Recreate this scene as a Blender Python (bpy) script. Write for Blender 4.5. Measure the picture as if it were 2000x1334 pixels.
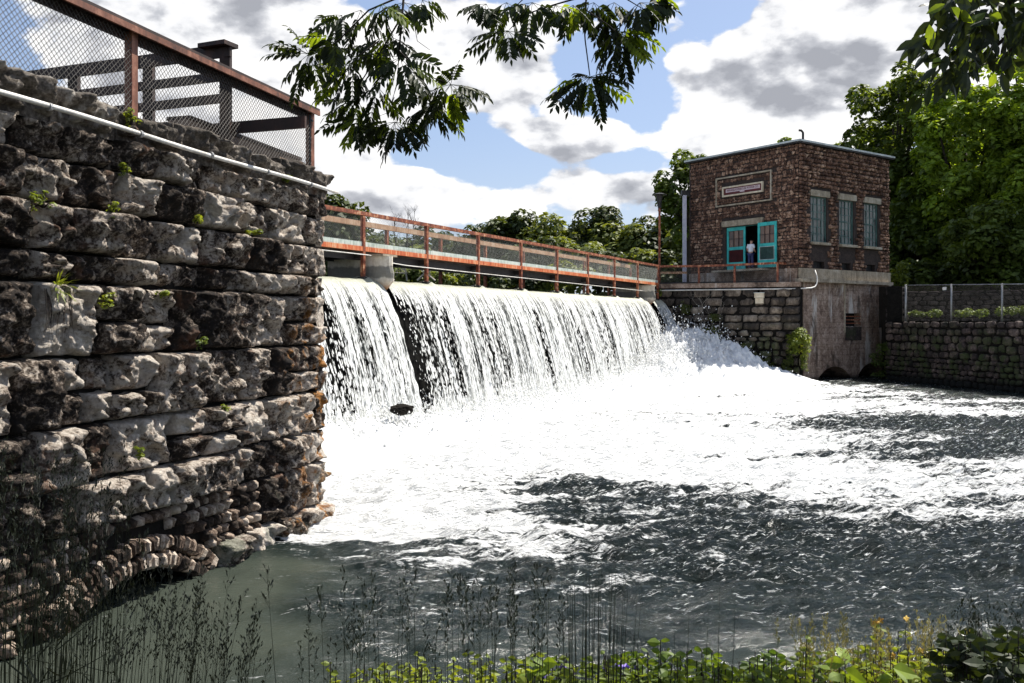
import bpy, bmesh, math, random
import numpy as np
from mathutils import Vector, Matrix
for _o in list(bpy.data.objects): bpy.data.objects.remove(_o)
sc = bpy.context.scene
C = sc.collection
R = random.Random(7)
NR = np.random.RandomState(11)
rad = math.radians
# ---------------------------------------------------------------- camera
F = 1785.0                      # focal length in photo pixels (2000 wide)
HZ = 630.0                      # horizon row
cam = bpy.data.cameras.new('camera'); co = bpy.data.objects.new('camera', cam); C.objects.link(co)
co.location = (0, 0, 0); co.rotation_euler = (rad(90), 0, 0)
cam.sensor_width = 36.0; cam.lens = F*36/2000.0
cam.shift_y = -(667-HZ)/2000.0
cam.clip_start = 0.05; cam.clip_end = 3000
sc.camera = co
# ---------------------------------------------------------------- light
SUN_AZ, SUN_EL = rad(54), rad(57)     # azimuth clockwise from +Y
sv = Vector((math.cos(SUN_EL)*math.sin(SUN_AZ), math.cos(SUN_EL)*math.cos(SUN_AZ), math.sin(SUN_EL)))
sl = bpy.data.lights.new('sun', 'SUN'); sl.energy = 5.0; sl.angle = rad(0.5); sl.color = (1.0, 0.95, 0.86)
so = bpy.data.objects.new('sun', sl); C.objects.link(so)
so.rotation_euler = (-sv).to_track_quat('-Z', 'Y').to_euler()
sc.view_settings.view_transform = 'Standard'; sc.view_settings.look = 'None'
sc.view_settings.exposure = 1.0; sc.view_settings.gamma = 1.0
sc.view_settings.use_curve_mapping = False
sc.cycles.max_bounces = 8; sc.cycles.transparent_max_bounces = 24
sc.cycles.caustics_reflective = False; sc.cycles.caustics_refractive = False
try: sc.cycles.sample_clamp_direct = 0; sc.cycles.sample_clamp_indirect = 4
except Exception: pass

# ---------------------------------------------------------------- node helper
class NT:
    def __init__(s, tree): s.t = tree; s.n = tree.nodes; s.l = tree.links
    def put(s, inp, v):
        if isinstance(v, bpy.types.NodeSocket): s.l.new(v, inp)
        elif v is not None:
            try: inp.default_value = v
            except Exception: inp.default_value = (v, v, v)
    def math(s, op, a, b=None, c=None, clamp=False):
        n = s.n.new('ShaderNodeMath'); n.operation = op; n.use_clamp = clamp
        for i, v in enumerate((a, b, c)):
            if v is not None: s.put(n.inputs[i], v)
        return n.outputs[0]
    def vmath(s, op, a, b=None):
        n = s.n.new('ShaderNodeVectorMath'); n.operation = op
        s.put(n.inputs[0], a)
        if b is not None: s.put(n.inputs[1], b)
        return n.outputs['Value'] if op in ('DOT_PRODUCT', 'LENGTH', 'DISTANCE') else n.outputs[0]
    def noise(s, vec, scale=1.0, detail=4.0, rough=0.55, dist=0.0, lac=2.0):
        n = s.n.new('ShaderNodeTexNoise'); s.put(n.inputs['Vector'], vec)
        n.inputs['Scale'].default_value = scale; n.inputs['Detail'].default_value = detail
        n.inputs['Roughness'].default_value = rough; n.inputs['Distortion'].default_value = dist
        n.inputs['Lacunarity'].default_value = lac
        return n.outputs['Fac']
    def voro(s, vec, scale=1.0, feature='F1', out='Distance', rnd=1.0):
        n = s.n.new('ShaderNodeTexVoronoi'); n.feature = feature; s.put(n.inputs['Vector'], vec)
        n.inputs['Scale'].default_value = scale; n.inputs['Randomness'].default_value = rnd
        return n.outputs[out]
    def ramp(s, fac, stops, interp='LINEAR'):
        n = s.n.new('ShaderNodeValToRGB'); s.put(n.inputs[0], fac); cr = n.color_ramp; cr.interpolation = interp
        while len(cr.elements) < len(stops): cr.elements.new(0.5)
        for e, (p, c) in zip(cr.elements, stops):
            e.position = p
            if not hasattr(c, '__len__'): c = (c, c, c)
            e.color = (c[0], c[1], c[2], 1)
        return n.outputs[0]
    def sstep(s, v, a, b, lo=0.0, hi=1.0):
        n = s.n.new('ShaderNodeMapRange'); n.interpolation_type = 'SMOOTHSTEP'
        s.put(n.inputs[0], v); n.inputs[1].default_value = a; n.inputs[2].default_value = b
        n.inputs[3].default_value = lo; n.inputs[4].default_value = hi
        return n.outputs[0]
    def mix(s, f, a, b, mode='MIX'):
        n = s.n.new('ShaderNodeMix'); n.data_type = 'RGBA'; n.blend_type = mode
        s.put(n.inputs[0], f)
        for i, v in ((6, a), (7, b)):
            if not isinstance(v, bpy.types.NodeSocket):
                if not hasattr(v, '__len__'): v = (v, v, v)
                v = (v[0], v[1], v[2], 1)
            s.put(n.inputs[i], v)
        return n.outputs[2]
    def pos(s): return s.n.new('ShaderNodeNewGeometry').outputs['Position']
    def map(s, vec, scale=(1, 1, 1), rot=(0, 0, 0), loc=(0, 0, 0)):
        n = s.n.new('ShaderNodeMapping'); s.put(n.inputs[0], vec)
        n.inputs['Scale'].default_value = scale; n.inputs['Rotation'].default_value = rot; n.inputs['Location'].default_value = loc
        return n.outputs[0]
    def bump(s, h, strength=0.5, dist=0.02, normal=None):
        n = s.n.new('ShaderNodeBump'); s.put(n.inputs['Height'], h)
        n.inputs['Strength'].default_value = strength; n.inputs['Distance'].default_value = dist
        if normal is not None: s.put(n.inputs['Normal'], normal)
        return n.outputs[0]
    def attr(s, name):
        n = s.n.new('ShaderNodeAttribute'); n.attribute_name = name; return n.outputs['Fac']
    def rnd(s): return s.n.new('ShaderNodeObjectInfo').outputs['Random']

def material(name):
    m = bpy.data.materials.new(name); m.use_nodes = True
    nt = NT(m.node_tree)
    b = m.node_tree.nodes['Principled BSDF']
    return m, nt, b

# ---------------------------------------------------------------- world: Nishita + clouds by direction
w = bpy.data.worlds.new('World'); sc.world = w; w.use_nodes = True
nt = NT(w.node_tree); bg = w.node_tree.nodes['Background']
sky = w.node_tree.nodes.new('ShaderNodeTexSky'); sky.sky_type = 'NISHITA'; sky.sun_disc = False
sky.sun_elevation = SUN_EL; sky.sun_rotation = SUN_AZ; sky.altitude = 100; sky.dust_density = 1.5; sky.air_density = 1.0; sky.ozone_density = 1.5
dirv = w.node_tree.nodes.new('ShaderNodeTexCoord').outputs['Generated']
sep = w.node_tree.nodes.new('ShaderNodeSeparateXYZ'); nt.put(sep.inputs[0], dirv)
az = nt.math('ARCTAN2', sep.outputs[0], sep.outputs[1])
el = nt.math('ARCSINE', sep.outputs[2])
cmb = w.node_tree.nodes.new('ShaderNodeCombineXYZ'); nt.put(cmb.inputs[0], az); nt.put(cmb.inputs[1], nt.math('MULTIPLY', el, 1.75))
P2 = cmb.outputs[0]
def azel(u, v):
    a = math.atan((u-1000)/F); e = math.atan((HZ-v)/F*math.cos(a)); return a, e*1.75
def blobs(lst):
    tot = None
    for (u, v, ru, rv, wt) in lst:
        a, e = azel(u, v); ra = ru/F; re = rv/F*1.75
        d = nt.vmath('MULTIPLY', nt.vmath('SUBTRACT', P2, (a, e, 0)), (1/ra, 1/re, 0))
        g = nt.math('MULTIPLY', nt.math('POWER', 2.718, nt.math('MULTIPLY', nt.vmath('DOT_PRODUCT', d, d), -1.0)), wt)
        tot = g if tot is None else nt.math('ADD', tot, g)
    return tot
def nt_color(v, s):
    n = nt.n.new('ShaderNodeTexNoise'); nt.put(n.inputs['Vector'], v); n.inputs['Scale'].default_value = s; n.inputs['Detail'].default_value = 5
    return n.outputs['Color']
def fbm(off):
    v = nt.vmath('ADD', P2, off)
    a = nt.noise(v, 5.0, 8.0, 0.52, 0.15)
    b = nt.noise(v, 15.0, 8.0, 0.62, 0.0)
    wv = nt.vmath('ADD', v, nt.vmath('MULTIPLY', nt_color(v, 7.0), (0.05, 0.05, 0.05)))
    v1 = nt.voro(wv, 11.0); v2 = nt.voro(wv, 27.0); v3 = nt.voro(wv, 60.0)
    bil = nt.math('ADD', nt.math('MULTIPLY', nt.math('SUBTRACT', 0.45, v1), 0.20), nt.math('ADD', nt.math('MULTIPLY', nt.math('SUBTRACT', 0.45, v2), 0.11), nt.math('MULTIPLY', nt.math('SUBTRACT', 0.45, v3), 0.05)))
    return nt.math('ADD', nt.math('ADD', nt.math('MULTIPLY', a, 0.70), nt.math('MULTIPLY', b, 0.30)), bil)
n0 = fbm((3.1, 1.7, 0.4)); n1 = fbm((3.1+0.012, 1.7+0.035, 0.4))
cov = blobs([(1560, 100, 330, 150, .34), (1110, 268, 110, 38, .34), (1130, 365, 230, 55, .30), (985, 165, 100, 80, .26), (700, 350, 120, 70, .22),
             (820, 395, 130, 50, .24), (360, 60, 330, 130, .30), (860, 60, 130, 110, .2), (1850, 70, 220, 150, .34), (1450, 220, 200, 70, .2),
             (640, 150, 120, 200, .16), (450, 250, 300, 80, .2), (1130, 110, 60, 60, -.16), (900, 300, 130, 40, -.36), (1255, 130, 45, 110, -.34), (1200, 210, 110, 40, -.22),
             (1240, 318, 80, 28, -.30), (1000, 330, 60, 25, -.26), (1400, 20, 80, 30, -.3), (40, 140, 90, 80, -.18), (1050, 215, 60, 30, -.1)])
dens = nt.math('ADD', n0, cov)
mask = nt.sstep(dens, 0.515, 0.585)
dark = blobs([(1540, 150, 260, 55, .8), (1650, 60, 180, 70, .5), (1110, 292, 110, 14, .55), (1130, 395, 200, 22, .45), (800, 408, 110, 16, .5), (430, 40, 220, 60, .65),
              (700, 380, 90, 25, .45), (1000, 200, 90, 26, .5), (1450, 215, 120, 30, .35), (930, 100, 60, 60, .3)])
lit = nt.math('MULTIPLY', nt.math('SUBTRACT', n0, n1), 3.6)
tone = nt.math('ADD', nt.math('SUBTRACT', 0.72, nt.math('MULTIPLY', dark, 0.50)), lit)
tone = nt.math('SUBTRACT', tone, nt.math('MULTIPLY', nt.math('SUBTRACT', n1, 0.5), 0.8))
ccol = nt.ramp(nt.math('MAXIMUM', tone, 0.0, clamp=True), [(0.0, (2.6, 2.7, 3.0)), (0.3, (3.8, 3.9, 4.2)), (0.55, (5.9, 5.95, 6.1)), (1.0, (7.4, 7.3, 7.2))])
skyb = nt.vmath('ADD', nt.vmath('MULTIPLY', sky.outputs[0], (0.62, 0.60, 0.64)), (1.0, 1.32, 1.8))
hz = nt.sstep(el, 0.0, 0.22, 1.0, 0.0)
skyb2 = nt.mix(nt.math('MULTIPLY', hz, 0.5), skyb, (4.3, 4.8, 5.6))
fin = nt.mix(mask, skyb2, ccol)
bg.inputs['Strength'].default_value = 0.08
nt.put(bg.inputs['Color'], fin)

# ---------------------------------------------------------------- geometry helpers
def V(*a): return np.array(a, float)
def PT(u, v, Y): return V((u-1000)/F*Y, Y, (HZ-v)/F*Y)

class MB:
    """collects geometry in world coordinates; build() links ONE mesh object"""
    def __init__(s): s.v = []; s.f = []; s.mi = []; s.cur = 0
    def add(s, vs, fs):
        o = len(s.v); s.v.extend([tuple(map(float, p)) for p in vs]); s.f.extend([tuple(i+o for i in f) for f in fs]); s.mi.extend([s.cur]*len(fs))
    def box(s, c, ax, ay, az_, hx, hy, hz):
        c = V(*c); ax = V(*ax)*hx; ay = V(*ay)*hy; az_ = V(*az_)*hz
        vs = [c+sx*ax+sy*ay+sz*az_ for sz in (-1, 1) for sy in (-1, 1) for sx in (-1, 1)]
        s.add(vs, [(0, 2, 3, 1), (4, 5, 7, 6), (0, 1, 5, 4), (2, 6, 7, 3), (0, 4, 6, 2), (1, 3, 7, 5)])
    def abox(s, x0, x1, y0, y1, z0, z1):
        s.box(((x0+x1)/2, (y0+y1)/2, (z0+z1)/2), (1, 0, 0), (0, 1, 0), (0, 0, 1), (x1-x0)/2, (y1-y0)/2, (z1-z0)/2)
    def beam(s, p, q, wdt, hgt, up=(0, 0, 1)):
        p = V(*p); q = V(*q); d = q-p; L = np.linalg.norm(d); d = d/L
        up = V(*up); sd = np.cross(d, up)
        if np.linalg.norm(sd) < 1e-4: sd = np.cross(d, V(1, 0, 0))
        sd /= np.linalg.norm(sd); up = np.cross(sd, d)
        s.box((p+q)/2, d, sd, up, L/2, wdt/2, hgt/2)
    def tube(s, pts, r, n=6, cap=True):
        pts = [V(*p) for p in pts]; m = len(pts)
        rs = r if hasattr(r, '__len__') else [r]*m
        o = []; ref = V(0, 0, 1)
        for i in range(m):
            d = pts[min(i+1, m-1)]-pts[max(i-1, 0)]; d = d/(np.linalg.norm(d)+1e-9)
            a = np.cross(d, ref)
            if np.linalg.norm(a) < 0.1: a = np.cross(d, V(1, 0.2, 0))
            a /= np.linalg.norm(a); b = np.cross(d, a)
            for k in range(n):
                t = 2*math.pi*k/n; o.append(pts[i]+rs[i]*(math.cos(t)*a+math.sin(t)*b))
        fs = [(i*n+k, i*n+(k+1) % n, (i+1)*n+(k+1) % n, (i+1)*n+k) for i in range(m-1) for k in range(n)]
        if cap: fs += [tuple(range(n))[::-1], tuple((m-1)*n+k for k in range(n))]
        s.add(o, fs)
    def build(s, name, mat, parent=None, smooth=False):
        me = bpy.data.meshes.new(name)
        me.from_pydata(s.v, [], s.f); me.validate(); me.update()
        return link(name, me, mat, parent, smooth, s.mi)

def link(name, me, mat, parent=None, smooth=False, mi=None):
    mats = mat if isinstance(mat, (list, tuple)) else [mat]
    for m in mats: me.materials.append(m)
    if len(mats) > 1 and mi: me.polygons.foreach_set('material_index', mi)
    if smooth: me.polygons.foreach_set('use_smooth', [True]*len(me.polygons))
    o = bpy.data.objects.new(name, me); C.objects.link(o)
    if parent is not None:
        o.parent = parent; o.location = -origin(parent)
    return o
def origin(p):
    l = Vector(p.location)
    while p.parent is not None: p = p.parent; l = l+Vector(p.location)
    return l
def npmesh(name, verts, quads, mat, parent=None, smooth=False, tris=None):
    """fast mesh from numpy arrays"""
    me = bpy.data.meshes.new(name)
    verts = np.asarray(verts, np.float32).reshape(-1, 3)
    k = quads.shape[1]
    me.vertices.add(len(verts)); me.vertices.foreach_set('co', verts.ravel())
    me.loops.add(quads.size); me.loops.foreach_set('vertex_index', quads.astype(np.int32).ravel())
    me.polygons.add(len(quads)); me.polygons.foreach_set('loop_start', (np.arange(len(quads))*k).astype(np.int32))
    me.polygons.foreach_set('loop_total', np.full(len(quads), k, np.int32))
    me.update(calc_edges=True)
    if me.validate(): pass
    return link(name, me, mat, parent, smooth)
def thing(name, label, cat, loc=(0, 0, 0), group=None):
    o = bpy.data.objects.new(name, None); C.objects.link(o); o.location = [float(x) for x in loc]; o.empty_display_size = 0.2
    return tag(o, label, cat, group)
def tag(o, label=None, cat=None, group=None, kind=None):
    if label: o['label'] = label
    if cat: o['category'] = cat
    if group: o['group'] = group
    if kind: o['kind'] = kind
    return o
def piece(name, me, parent, M):
    """a small part sharing mesh data: M = world matrix"""
    o = bpy.data.objects.new(name, me); C.objects.link(o)
    M = Matrix.Translation(-origin(parent)) @ M if parent is not None else M
    if parent is not None: o.parent = parent
    o.matrix_basis = M
    return o
def basis(c, ax, ay, az_):
    return Matrix(((ax[0], ay[0], az_[0], c[0]), (ax[1], ay[1], az_[1], c[1]), (ax[2], ay[2], az_[2], c[2]), (0, 0, 0, 1)))

# vectorised perlin noise
_perm = np.random.RandomState(3).permutation(256); _perm = np.concatenate([_perm, _perm, _perm])
_g = np.random.RandomState(5).normal(size=(256, 3)); _g /= np.linalg.norm(_g, axis=1)[:, None]
def pn(x, y, z=0.0):
    x, y, z = np.broadcast_arrays(np.asarray(x, float), np.asarray(y, float), np.asarray(z, float))
    xi = np.floor(x).astype(int); yi = np.floor(y).astype(int); zi = np.floor(z).astype(int)
    xf = x-xi; yf = y-yi; zf = z-zi
    u = xf**3*(xf*(xf*6-15)+10); v = yf**3*(yf*(yf*6-15)+10); w_ = zf**3*(zf*(zf*6-15)+10)
    r = 0
    for dx in (0, 1):
        for dy in (0, 1):
            for dz in (0, 1):
                h = _perm[_perm[_perm[(xi+dx) & 255]+((yi+dy) & 255)]+((zi+dz) & 255)]
                g = _g[h]
                d = g[..., 0]*(xf-dx)+g[..., 1]*(yf-dy)+g[..., 2]*(zf-dz)
                r = r + d*(u if dx else 1-u)*(v if dy else 1-v)*(w_ if dz else 1-w_)
    return r*1.6
def fb(x, y, z=0.0, o=4, g=0.5):
    r = 0; a = 1.0; f = 1.0; t = 0
    for i in range(o):
        r = r+a*pn(x*f+i*17.3, y*f+i*5.1, z*f+i*9.7); t += a; a *= g; f *= 2.03
    return r/t
def ridged(x, y, z=0.0, o=4):
    r = 0; a = 1.0; f = 1.0; t = 0
    for i in range(o):
        r = r+a*(1-2*np.abs(pn(x*f+i*11.3, y*f+i*7.1, z*f+i*3.7))); t += a; a *= 0.5; f *= 2.1
    return r/t
def grid_quads(nx, ny):
    i = np.arange(nx-1)[None, :]+np.arange(ny-1)[:, None]*nx
    i = i.ravel()
    return np.stack([i, i+1, i+1+nx, i+nx], 1)

def chain_link(mb, p0, p1, zb0, zt0, zb1, zt1, cell, r):
    """diagonal wires of a chain link panel between two uprights"""
    p0 = V(*p0); p1 = V(*p1); d = (p1-p0); d[2] = 0; L = np.linalg.norm(d[:2]); d /= L
    nrm = V(d[1], -d[0], 0)
    zb = lambda x: zb0+(zb1-zb0)*x/L; zt = lambda x: zt0+(zt1-zt0)*x/L
    H = max(zt0-zb0, zt1-zb1)+abs(zt1-zt0)+abs(zb1-zb0)
    zlo = min(zb0, zb1); zhi = max(zt0, zt1); Hh = zhi-zlo
    n = int((L+Hh)/cell)+1
    for sgn in (1, -1):
        for i in range(n+1):
            x0 = -Hh+i*cell if sgn > 0 else i*cell
            # line: x = x0 + sgn*(z - zlo); sample and clip
            a = None; b = None
            K = 24
            zs = [zlo+Hh*k/K for k in range(K+1)]
            ins = [z for z in zs if 0 <= x0+sgn*(z-zlo) <= L and zb(x0+sgn*(z-zlo)) <= z <= zt(x0+sgn*(z-zlo))]
            if len(ins) < 2: continue
            za, zb_ = ins[0], ins[-1]
            A = p0+d*(x0+sgn*(za-zlo)); A[2] = za; B = p0+d*(x0+sgn*(zb_-zlo)); B[2] = zb_
            A = A+nrm*r*sgn; B = B+nrm*r*sgn
            mb.tube([A, B], r, 3, cap=False)

# ---------------------------------------------------------------- materials
def rock_mat(name, stops, sc1=1.2, fine=22.0, bstr=0.9, bdist=0.03, streak=0.0, tint=0.25, rough=0.9, extra=None, cell=None):
    m, t, b = material(name)
    p = t.pos()
    n1 = t.noise(p, sc1, 7, 0.62, 0.6)
    n2 = t.noise(p, fine, 5, 0.65, 0.2)
    n3 = t.noise(p, sc1*4.3, 6, 0.6, 0.8)
    f = t.math('ADD', t.math('MULTIPLY', n1, 0.34), t.math('ADD', t.math('MULTIPLY', n3, 0.36), t.math('MULTIPLY', n2, 0.30)))
    if streak:
        sp = t.map(p, (2.6, 2.6, 0.35)); ns = t.noise(sp, 1.0, 7, 0.66)
        f = t.math('ADD', t.math('MULTIPLY', f, 1-streak), t.math('MULTIPLY', ns, streak))
    r = t.math('MULTIPLY', t.math('SUBTRACT', t.rnd() if cell is None else t.noise(t.voro(p, cell, 'F1', 'Color'), 3.0, 0), 0.5), tint*0.4)
    f = t.math('ADD', f, r)
    f = t.sstep(f, 0.28, 0.72)
    col = t.ramp(f, stops)
    if extra: col = extra(t, p, col)
    t.put(b.inputs['Base Color'], col); b.inputs['Roughness'].default_value = rough
    b.inputs['Specular IOR Level'].default_value = 0.25
    h = t.math('ADD', t.math('MULTIPLY', t.noise(p, fine*0.35, 10, 0.80, 0.4), 1.0), t.math('MULTIPLY', t.voro(p, fine*0.6), 0.30))
    t.put(b.inputs['Normal'], t.bump(h, bstr, bdist))
    return m
def limestone_extra(t, p, col):
    # orange mineral stains near the wall's end, green algae low down
    se = t.n.new('ShaderNodeSeparateXYZ'); t.put(se.inputs[0], p)
    z = se.outputs[2]; x = se.outputs[0]
    st = t.sstep(t.noise(t.map(p, (2.5, 2.5, 0.9)), 1.6, 5, 0.6, 0.5), 0.51, 0.62)
    near = t.sstep(x, -3.62, -3.28)
    low = t.sstep(z, 1.6, -0.8)
    f = t.math('MULTIPLY', t.math('MULTIPLY', st, near), low)
    col = t.mix(t.math('MULTIPLY', f, 0.85), col, (0.36, 0.15, 0.025))
    gr = t.math('MULTIPLY', t.sstep(t.noise(p, 1.7, 5, 0.6, 0.4), 0.55, 0.68), t.sstep(z, -1.9, -2.7))
    col = t.mix(t.math('MULTIPLY', gr, 0.6), col, (0.05, 0.085, 0.05))
    br = t.sstep(t.noise(t.vmath('ADD', p, (9, 4, 2)), 2.2, 5, 0.6, 0.6), 0.56, 0.70)
    col = t.mix(t.math('MULTIPLY', br, 0.55), col, (0.17, 0.085, 0.05))
    return col
M_lime = rock_mat('limestone', [(0.0, (0.012, 0.011, 0.011)), (0.30, (0.028, 0.020, 0.015)), (0.45, (0.14, 0.108, 0.085)), (0.60, (0.46, 0.395, 0.33)), (1.0, (0.76, 0.70, 0.62))],
                  1.7, 30, 1.0, 0.10, 0.0, 0.38, extra=limestone_extra)
M_coping = rock_mat('coping_limestone', [(0.0, (0.02, 0.018, 0.016)), (0.4, (0.10, 0.085, 0.07)), (0.62, (0.22, 0.19, 0.16)), (0.85, (0.45, 0.42, 0.38)), (1.0, (0.6, 0.57, 0.5))],
                    1.5, 22, 1.0, 0.08, 0.0, 0.3, extra=limestone_extra)
M_mortar = rock_mat('old_mortar', [(0.0, (0.004, 0.004, 0.004)), (1.0, (0.022, 0.019, 0.016))], 3, 25, 0.8, 0.02)
M_archbrick = rock_mat('arch_rubble', [(0.0, (0.02, 0.015, 0.012)), (0.4, (0.10, 0.068, 0.050)), (0.7, (0.28, 0.21, 0.16)), (1.0, (0.55, 0.47, 0.39))], 4.0, 30, 1.0, 0.05, tint=1.0)
def moss_extra(t, p, col):
    se = t.n.new('ShaderNodeSeparateXYZ'); t.put(se.inputs[0], p); z = se.outputs[2]
    g = t.math('MULTIPLY', t.sstep(t.noise(p, 0.9, 6, 0.62, 0.5), 0.44, 0.6), t.sstep(z, 0.6, -1.6))
    col = t.mix(t.math('MULTIPLY', g, 0.8), col, (0.035, 0.05, 0.014))
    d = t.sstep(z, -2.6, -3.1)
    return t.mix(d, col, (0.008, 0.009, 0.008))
M_abut = rock_mat('abutment_stone', [(0.0, (0.012, 0.011, 0.01)), (0.4, (0.055, 0.044, 0.036)), (0.7, (0.16, 0.128, 0.10)), (1.0, (0.42, 0.36, 0.29))], 0.9, 9, 0.8, 0.06, 0.5, 0.4, extra=moss_extra)
M_retain = rock_mat('retaining_stone', [(0.0, (0.01, 0.009, 0.009)), (0.45, (0.045, 0.033, 0.03)), (0.75, (0.10, 0.075, 0.065)), (1.0, (0.22, 0.17, 0.14))], 1.1, 9, 0.8, 0.06, 0.0, 0.8, extra=moss_extra, cell=1.6)
M_field = rock_mat('fieldstone', [(0.0, (0.03, 0.017, 0.012)), (0.35, (0.10, 0.054, 0.038)), (0.62, (0.22, 0.125, 0.085)), (1.0, (0.50, 0.35, 0.25))], 2.5, 14, 1.0, 0.06, 0.0, 1.0, cell=3.6)
M_fmortar = rock_mat('fieldstone_mortar', [(0.0, (0.02, 0.015, 0.013)), (1.0, (0.075, 0.055, 0.048))], 2.5, 12, 0.7, 0.03)
def form_lines(t, p, col):
    se = t.n.new('ShaderNodeSeparateXYZ'); t.put(se.inputs[0], p); z = se.outputs[2]
    fr = t.math('FRACT', t.math('MULTIPLY', z, 3.2)); ln = t.sstep(fr, 0.0, 0.10, 1.0, 0.0)
    col = t.mix(t.math('MULTIPLY', ln, 0.6), col, (0.02, 0.015, 0.012))
    col = t.mix(t.math('MULTIPLY', t.sstep(t.noise(t.map(p, (1.1, 1.1, .22)), 1.0, 7, .66, .5), .55, .68), .8), col, (0.60, 0.57, 0.52))
    col = t.mix(t.math('MULTIPLY', t.sstep(t.noise(t.map(t.vmath('ADD', p, (7, 3, 1)), (.9, .9, .35)), 1.0, 7, .66, .6), .53, .66), .75), col, (0.022, 0.016, 0.013))
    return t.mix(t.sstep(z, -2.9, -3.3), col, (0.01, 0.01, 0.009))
M_conc = rock_mat('stained_concrete', [(0.0, (0.05, 0.032, 0.024)), (0.35, (0.17, 0.115, 0.085)), (0.6, (0.32, 0.235, 0.18)), (0.8, (0.44, 0.36, 0.30)), (1.0, (0.66, 0.62, 0.56))], 0.9, 12, 0.7, 0.04, 0.22, 0.1, extra=form_lines)
M_ledge = rock_mat('pale_concrete', [(0.0, (0.10, 0.075, 0.05)), (0.5, (0.32, 0.27, 0.20)), (1.0, (0.55, 0.50, 0.42))], 1.2, 14, 0.5, 0.02, 0.4, 0.1)
def pier_extra(t, p, col):
    se = t.n.new('ShaderNodeSeparateXYZ'); t.put(se.inputs[0], p); z = t.math('ADD', se.outputs[2], t.math('MULTIPLY', t.noise(p, 5, 3), 0.2))
    col = t.mix(t.math('MULTIPLY', t.math('MULTIPLY', t.sstep(z, 1.42, 1.50), t.sstep(z, 1.86, 1.78)), 0.75), col, (0.07, 0.075, 0.07))
    return t.mix(t.sstep(z, 1.42, 1.02), col, (0.34, 0.13, 0.03))
M_pier = rock_mat('pier_concrete', [(0.0, (0.24, 0.20, 0.15)), (0.45, (0.50, 0.45, 0.37)), (1.0, (0.72, 0.69, 0.62))], 1.6, 14, 0.6, 0.02, 0.4, 0.1, extra=pier_extra)
M_dam = rock_mat('dam_concrete', [(0.0, (0.002, 0.002, 0.002)), (1.0, (0.012, 0.012, 0.011))], 1.0, 8, 0.7, 0.05, 0.5)
M_dam.node_tree.nodes['Principled BSDF'].inputs['Specular IOR Level'].default_value = 0.02
M_mortar.node_tree.nodes['Principled BSDF'].inputs['Specular IOR Level'].default_value = 0.05
def paint(name, stops, sc1=3.0, rough=0.55, metal=0.0, fine=40, streak=0.3, bstr=0.25, spec=0.4):
    m, t, b = material(name); p = t.pos()
    n = t.noise(p, sc1, 7, 0.65, 0.3); s_ = t.noise(t.map(p, (14, 14, 1.2)), 1.0, 4, 0.6)
    f = t.sstep(t.math('ADD', t.math('MULTIPLY', n, 1-streak), t.math('MULTIPLY', s_, streak)), 0.3, 0.7)
    t.put(b.inputs['Base Color'], t.ramp(f, stops)); b.inputs['Roughness'].default_value = rough; b.inputs['Metallic'].default_value = metal
    b.inputs['Specular IOR Level'].default_value = spec
    t.put(b.inputs['Normal'], t.bump(t.noise(p, fine, 5, 0.6), bstr, 0.01))
    return m
M_rust = paint('rusty_red_paint', [(0.0, (0.07, 0.016, 0.008)), (0.45, (0.17, 0.045, 0.022)), (0.7, (0.32, 0.11, 0.05)), (0.85, (0.42, 0.24, 0.14)), (1.0, (0.5, 0.34, 0.22))], 4.5, 0.65)
M_orange = paint('rust_orange_channel', [(0.0, (0.28, 0.05, 0.015)), (0.45, (0.5, 0.12, 0.04)), (0.75, (0.55, 0.24, 0.11)), (1.0, (0.6, 0.42, 0.28))], 1.2, 0.6, streak=0.7)
M_toe = paint('pale_green_toe_board', [(0.0, (0.20, 0.26, 0.22)), (0.5, (0.42, 0.48, 0.43)), (1.0, (0.6, 0.62, 0.56))], 2.0, 0.6, streak=0.5)
M_board = paint('weathered_board', [(0.0, (0.20, 0.09, 0.045)), (0.5, (0.40, 0.24, 0.14)), (1.0, (0.55, 0.42, 0.30))], 2.0, 0.7, streak=0.4)
M_darkwood = paint('dark_stained_wood', [(0.0, (0.008, 0.004, 0.003)), (0.6, (0.025, 0.011, 0.008)), (1.0, (0.07, 0.03, 0.02))], 3, 0.65)
M_brownwood = paint('red_brown_wood', [(0.0, (0.05, 0.018, 0.010)), (0.6, (0.16, 0.058, 0.032)), (1.0, (0.30, 0.14, 0.09))], 3, 0.6)
M_wire = paint('dull_fence_wire', [(0.0, (0.03, 0.028, 0.025)), (1.0, (0.12, 0.11, 0.10))], 5, 0.6, 0.3)
M_wireg = paint('galvanized_wire', [(0.0, (0.10, 0.12, 0.11)), (1.0, (0.26, 0.27, 0.25))], 5, 0.5, 0.2)
M_galv = paint('galvanized_pipe', [(0.0, (0.16, 0.16, 0.16)), (1.0, (0.38, 0.38, 0.38))], 4, 0.4, 0.5)
M_white = paint('white_conduit', [(0.0, (0.38, 0.35, 0.31)), (0.5, (0.58, 0.56, 0.52)), (1.0, (0.72, 0.70, 0.66))], 2, 0.5)
M_black = paint('black_metal', [(0.0, (0.008, 0.007, 0.007)), (1.0, (0.03, 0.026, 0.025))], 4, 0.5)
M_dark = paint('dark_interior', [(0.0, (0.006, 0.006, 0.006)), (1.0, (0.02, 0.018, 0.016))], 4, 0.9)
M_teal = paint('turquoise_paint', [(0.0, (0.02, 0.26, 0.25)), (0.6, (0.03, 0.40, 0.38)), (1.0, (0.08, 0.5, 0.46))], 2, 0.5)
M_frame = paint('window_frame_green', [(0.0, (0.03, 0.075, 0.07)), (1.0, (0.09, 0.17, 0.155))], 4, 0.5)
M_lav = paint('pale_steel_column', [(0.0, (0.35, 0.34, 0.42)), (1.0, (0.56, 0.55, 0.62))], 2, 0.5)
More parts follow.
